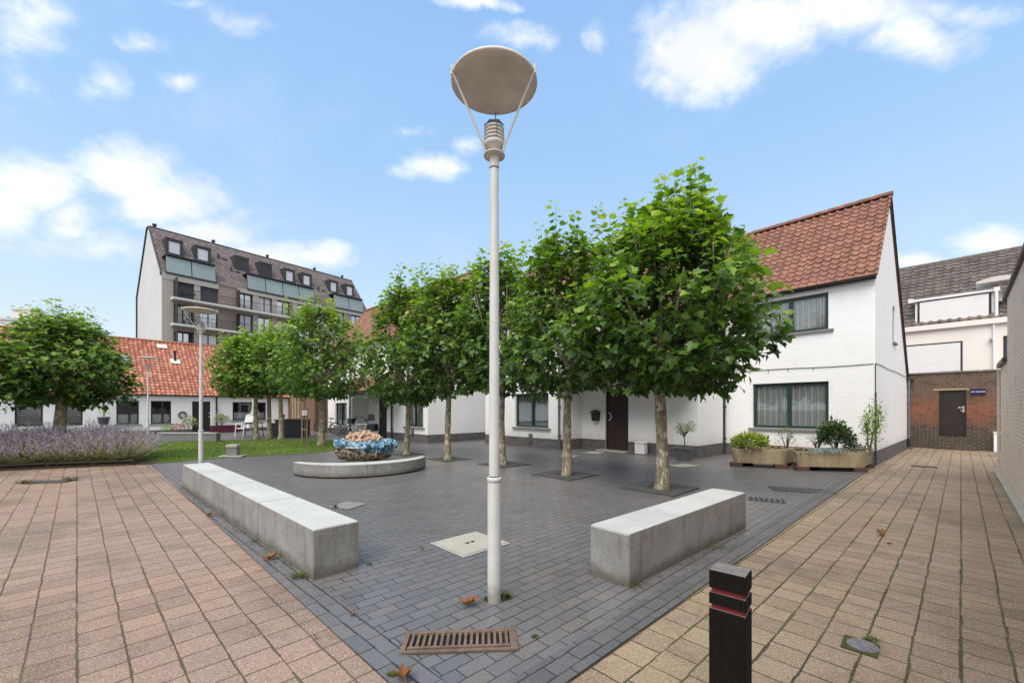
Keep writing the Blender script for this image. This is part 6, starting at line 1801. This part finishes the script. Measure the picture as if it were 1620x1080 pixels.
bicycle(f3.w(f3.x(538)-.0, -.7), rad(166), 'dark bicycle leaning by the window of the far white house', False, M['dark_zinc'], False)
bicycle(f3.w(f3.x(578, -.6)-.0, -.75), rad(168), 'pale framed bicycle with a black front basket by the sheltered door', True, M['white_plastic'], True)

# ---- fallen leaves and weeds
def fallen(px, py, s, rz, label, seed):
    r = random.Random(seed); c = G(px, py); o = None
    V0, T0 = leaf_template(PLANE, .5, .0)
    V = []
    for v in V0:
        y = v[1]-.5; x = v[0]; z = abs(x)*.8+1.3*y*y+.10*mnoise.noise(Vector((x*4, y*4, seed)))
        V.append((x*s*.75, y*s, (z+.06)*s*.8))
    mb = MB(); zmin = min(v[2] for v in V); V = [(a, b, q-zmin+.004) for a, b, q in V]; mb.add(V, [tuple(t) for t in T0], True)
    mb.tube([(0,-.5*s,V[0][2]),(.05*s,-.75*s,V[0][2]+.1*s),(.08*s,-.95*s,V[0][2]*.4)], .0025, 5)
    o = mb.build('fallen_leaf', M['dead_leaf'], None); o.location = (*c, .008); o.rotation_euler = (0, 0, rz); tag(o, label, 'leaf', 'dry leaves blown onto the paving')
for px, py, s, rz, lab in [(738,958,.13,1.2,'curled brown leaf on the paving in front of the near lamp pole'), (667,869,.055,.4,'tiny reddish leaf left of the square access cover'),
    (425,886,.12,2.0,'orange brown leaf on the edging beside the long bench'), (638,1072,.12,.3,'brown leaf at the bottom edge near the drain grate'),
    (1035,769,.13,1.0,'rusty leaf lying against the largest tree trunk'), (1394,847,.10,2.6,'pale brown leaf in the middle of the right pavement'),
    (556,975,.045,1.5,'dark crumpled scrap on the edging left of the drain grate'), (530,803,.10,.2,'dark dry leaf on the worn grey slab patch'), (1405,862,.05,.2,'tiny leaf fragment beside the pale brown leaf in the right pavement'),
    (330,817,.10,1.4,'dark dry leaf in the gap before the long bench'), (305,778,.11,2.4,'dark dry leaf near the far end of the long bench'), (392,838,.08,.7,'small dark leaf beside the third block of the long bench'), (498,1009,.03,.7,'very small dark leaf bit in the left pavement')]:
    fallen(px, py, s, rz, lab, int(px))
def weed(px, py, rr_, h_, n, label, seed, flat=False):
    r = random.Random(seed); c = G(px, py); V = []; Fc = []; T = []
    for k in range(n):
        b = Vector((r.gauss(0,rr_*.45), r.gauss(0,rr_*.25), 0)); a = r.random()*6.28; l = h_*r.uniform(.5,1.2); e = b+Vector((math.cos(a)*l*.7, math.sin(a)*l*.7, l*(.25 if flat else .75)))
        w = Vector((-math.sin(a), math.cos(a), 0))*.0045; m_ = b.lerp(e,.5)+Vector((0,0,l*.2)); i = len(V)
        V += [b-w*.4, b+w*.4, m_+w, m_-w, e]; Fc += [(i,i+1,i+2),(i,i+2,i+3),(i+3,i+2,i+4)]; T += [r.uniform(.1,.9)]*5
    o = tinted('weed', V, Fc, T, M['weedleaf']); o.location = (*c, .006); tag(o, label, 'weed', 'weeds in the paving joints')
weed(799,947,.05,.055,90,'weed tuft at the right foot of the near lamp pole',1); weed(774,951,.035,.04,60,'low weed at the left foot of the near lamp pole',2)
weed(475,912,.09,.06,110,'weeds at the near corner of the long bench',3,True); weed(410,855,.09,.045,90,'dry weeds along the base of the long bench by its last joint',4,True)
weed(40,765,.15,.10,90,'weeds at the left end of the pavement drain',5); weed(112,760,.15,.10,90,'weeds at the right end of the pavement drain',6)
weed(1000,925,.10,.035,70,'moss tuft under the near end of the short bench',7,True); weed(1128,865,.25,.04,140,'weeds along the right base of the short bench',8,True)
weed(622,1068,.04,.03,60,'moss at the bottom edge by the brown leaf',9,True); weed(1378,1012,.05,.03,70,'moss along the edge of the valve cover',10,True)
weed(846,1008,.03,.03,30,'tiny green weed right of the drain grate',13,True)
weed(585,893,.03,.03,30,'tiny green weed right of the long bench end',14,True)

def litter():
    r = random.Random(77); V = []; Fc = []; T = []
    def bit(x, y, s):
        a = r.random()*6.28; i = len(V); c, n = math.cos(a)*s, math.sin(a)*s; z = r.uniform(.006, .012)
        V.extend([(x-c,y-n,z),(x-n*.5,y+c*.5,z+s*.6*r.random()),(x+c,y+n,z),(x+n*.4,y-c*.4,z+s*.3)]); Fc.append((i,i+1,i+2,i+3)); T.extend([r.random()]*4)
    for k in range(420):      # swept against the foot of the long bench
        t = r.random()*6.0; w_ = abs(r.gauss(0, .05))+.005; clump = mnoise.noise(Vector((t*1.6, 3, 0)))
        if clump < -.05 and r.random() < .8: continue
        bit(-1.65-.7245*t-.689*w_, 3.458+.689*t-.7245*w_, r.uniform(.004, .014))
    for k in range(260):      # and along the short bench
        t = r.random()*2.5; w_ = abs(r.gauss(0, .05))+.005; bit(.926+.745*t+.667*w_, 3.31+.667*t-.745*w_, r.uniform(.004, .011))
    for k in range(420):      # scattered over the paving
        y = 2.2+7*r.random()**1.4; bit(r.uniform(-1.1, 1.2)*y, y, r.uniform(.003, .008))
    o = tinted('litter', V, Fc, T, M['littermat']); tag(o, 'small dry leaf scraps and grit swept along the foot of the benches', 'litter', kind='stuff')
M['littermat'] = leafmat('dry scraps', [(0, (.03,.02,.012)), (.6, (.11,.065,.03)), (1, (.26,.19,.12))], rough=.8, trans=.05, spec=.1)
litter()

# ---- sky, sun, camera
sun_el, sun_az = 58.0, 208.0       # azimuth measured clockwise from +Y (view direction)
w = bpy.data.worlds.new('World'); SC.world = w; w.use_nodes = True
nt = w.node_tree; nt.nodes.clear()
class W(NT):
    def __init__(s, tree): s.t = tree
W_ = W(nt)
sky = W_.n('ShaderNodeTexSky', sky_type='NISHITA', sun_disc=False); sky.sun_elevation = rad(sun_el); sky.sun_rotation = rad(sun_az); sky.air_density = 1.0; sky.dust_density = .6; sky.ozone_density = 1.4
D = W_.vm('NORMALIZE', W_.n('ShaderNodeTexCoord').outputs['Generated'])
dx_, dy_, dz_ = sepxy(W_, D)
blobs = [(200,272,85,50,1.15),(265,318,80,48,1.15),(335,362,80,36,1.05),(50,300,90,52,1.15),(100,345,62,38,1.0),(5,325,60,50,1.1),(430,398,90,28,.95),(505,405,55,24,.9),(430,345,45,20,.45),(60,50,75,75,.75),(30,130,40,40,.6),(385,22,80,30,.62),(290,5,70,12,.45),(275,125,34,18,.9),(160,133,26,22,.6),(228,68,30,14,.6),
    (672,262,42,16,1),(822,60,42,22,.65),(745,2,66,12,.95),(1110,80,100,72,1.3),(1200,35,130,56,1.3),(1340,15,120,48,1.2),(1450,60,80,42,1.1),(1510,18,80,22,.8),(945,72,14,16,.6),(1570,382,70,26,1),(1455,415,50,16,.9),(650,215,26,10,.5),(1055,120,50,30,.9),(740,232,20,12,.5),(140,395,120,30,.6)]
warp = W_.n('ShaderNodeTexNoise'); W_.link(D, warp.inputs['Vector']); warp.inputs['Scale'].default_value = 7; warp.inputs['Detail'].default_value = 6
Dw = W_.vm('ADD', D, W_.vm('MULTIPLY', W_.vm('SUBTRACT', warp.outputs['Color'], (.5,.5,.5)), (.08,.08,.06)))
dens = None
for (px, py, hw, hh, a) in blobs:
    if hw < 50: hw *= 1.3; hh *= 1.3; a *= .82
    v = Vector(((px-CX)/F, 1, (HY-py)/F)); l = v.length; v.normalize()
    ax_ = Vector(((px+hw-CX)/F, 1, (HY-py)/F)).normalized()-v; ay_ = Vector(((px-CX)/F, 1, (HY-py+hh)/F)).normalized()-v
    nn_ = ax_.cross(ay_); da = ay_.cross(nn_)/ax_.dot(ay_.cross(nn_))/1.45; db = nn_.cross(ax_)/ay_.dot(nn_.cross(ax_))/1.45
    # elliptical falloff around a fixed direction of the sky
    e = W_.vm('SUBTRACT', Dw, tuple(v))
    hx_ = W_.vm('DOT_PRODUCT', e, tuple(da)); hz_ = W_.vm('DOT_PRODUCT', e, tuple(db))
    q = W_.m_('SQRT', W_.m_('ADD', W_.m_('MULTIPLY', hx_, hx_), W_.m_('MULTIPLY', hz_, hz_)))
    q = W_.m_('MULTIPLY', W_.m_('SUBTRACT', 1.0, q, clamp=True), a)
    front = W_.m_('GREATER_THAN', W_.vm('DOT_PRODUCT', D, tuple(v)), 0.0); q = W_.m_('MULTIPLY', q, front)
    dens = q if dens is None else W_.m_('MAXIMUM', dens, q)
nz1 = W_.noise(W_.vm('MULTIPLY', D, (1, 1, 1.6)), 10, 10, .66)
nz2 = W_.noise(W_.vm('MULTIPLY', D, (1, 1, 1.5)), 3.0, 6, .6)
cl = W_.m_('ADD', dens, W_.m_('MULTIPLY', W_.m_('SUBTRACT', nz1, .5), 1.7))
cl = W_.smooth(cl, .06, 1.0)
cl = W_.m_('MULTIPLY', cl, W_.smooth(dens, 0.0, .12))
wisp = W_.m_('MULTIPLY', W_.smooth(nz2, .5, .8), .15)
back = W_.m_('MULTIPLY', W_.smooth(nz2, .30, .50), W_.smooth(dy_, .1, -.25))       # unseen cloud added behind the camera to make the sky light less blue
over = W_.m_('MULTIPLY', W_.smooth(nz2, .30, .50), W_.smooth(dz_, .78, .90))  # more unseen cloud overhead, added for the same neutral light
cov = W_.m_('MAXIMUM', W_.m_('MAXIMUM', cl, wisp), W_.m_('MAXIMUM', back, over), clamp=True)
skyc = W_.mix(1.0, sky.outputs[0], (SKYMUL, SKYMUL, SKYMUL), 'MULTIPLY')
grad = W_.ramp(dz_, [(0, (.80,.88,.97)), (.12, (.71,.83,.98)), (.28, (.53,.73,.98)), (.50, (.38,.62,.95)), (.72, (.31,.54,.92))])
grad = W_.mix(1.0, grad, (SKYD, SKYD, SKYD), 'MULTIPLY')
hz = W_.mix(.8, skyc, grad)
cloudc = W_.mix(W_.smooth(W_.noise(D, 6, 6, .6), .38, .62), (CL*.80, CL*.84, CL*.92), (CL*1.02, CL*1.02, CL*1.04))
fin = W_.mix(cov, hz, cloudc)
bg = W_.n('ShaderNodeBackground'); W_.link(fin, bg.inputs['Color']); bg.inputs['Strength'].default_value = WSTR
ow = W_.n('ShaderNodeOutputWorld'); W_.link(bg.outputs[0], ow.inputs['Surface'])
sl = bpy.data.lights.new('sun', 'SUN'); sl.energy = SUNE; sl.angle = rad(SUNA); sl.color = (1, .94, .85)
so = bpy.data.objects.new('sun', sl); COL.objects.link(so)
az = rad(sun_az); dirv = Vector((math.sin(az)*math.cos(rad(sun_el)), math.cos(az)*math.cos(rad(sun_el)), math.sin(rad(sun_el))))
so.rotation_euler = dirv.to_track_quat('Z', 'Y').to_euler()
cam = bpy.data.cameras.new('camera'); co = bpy.data.objects.new('camera', cam); COL.objects.link(co); SC.camera = co
co.location = (0, 0, H); co.rotation_euler = (rad(90), 0, 0)
cam.sensor_width = 36; cam.lens = F/1620*36; cam.shift_y = (HY-540)/1620; cam.clip_end = 3000; cam.clip_start = .05
SC.view_settings.view_transform = 'Standard'; SC.view_settings.look = 'None'; SC.view_settings.exposure = EXPO; SC.view_settings.gamma = 1
SC.cycles.use_denoising = True
try: SC.cycles.denoiser = 'OPENIMAGEDENOISE'
except Exception: pass
SC.cycles.max_bounces = 8; SC.cycles.transparent_max_bounces = 16; SC.cycles.sample_clamp_indirect = 6
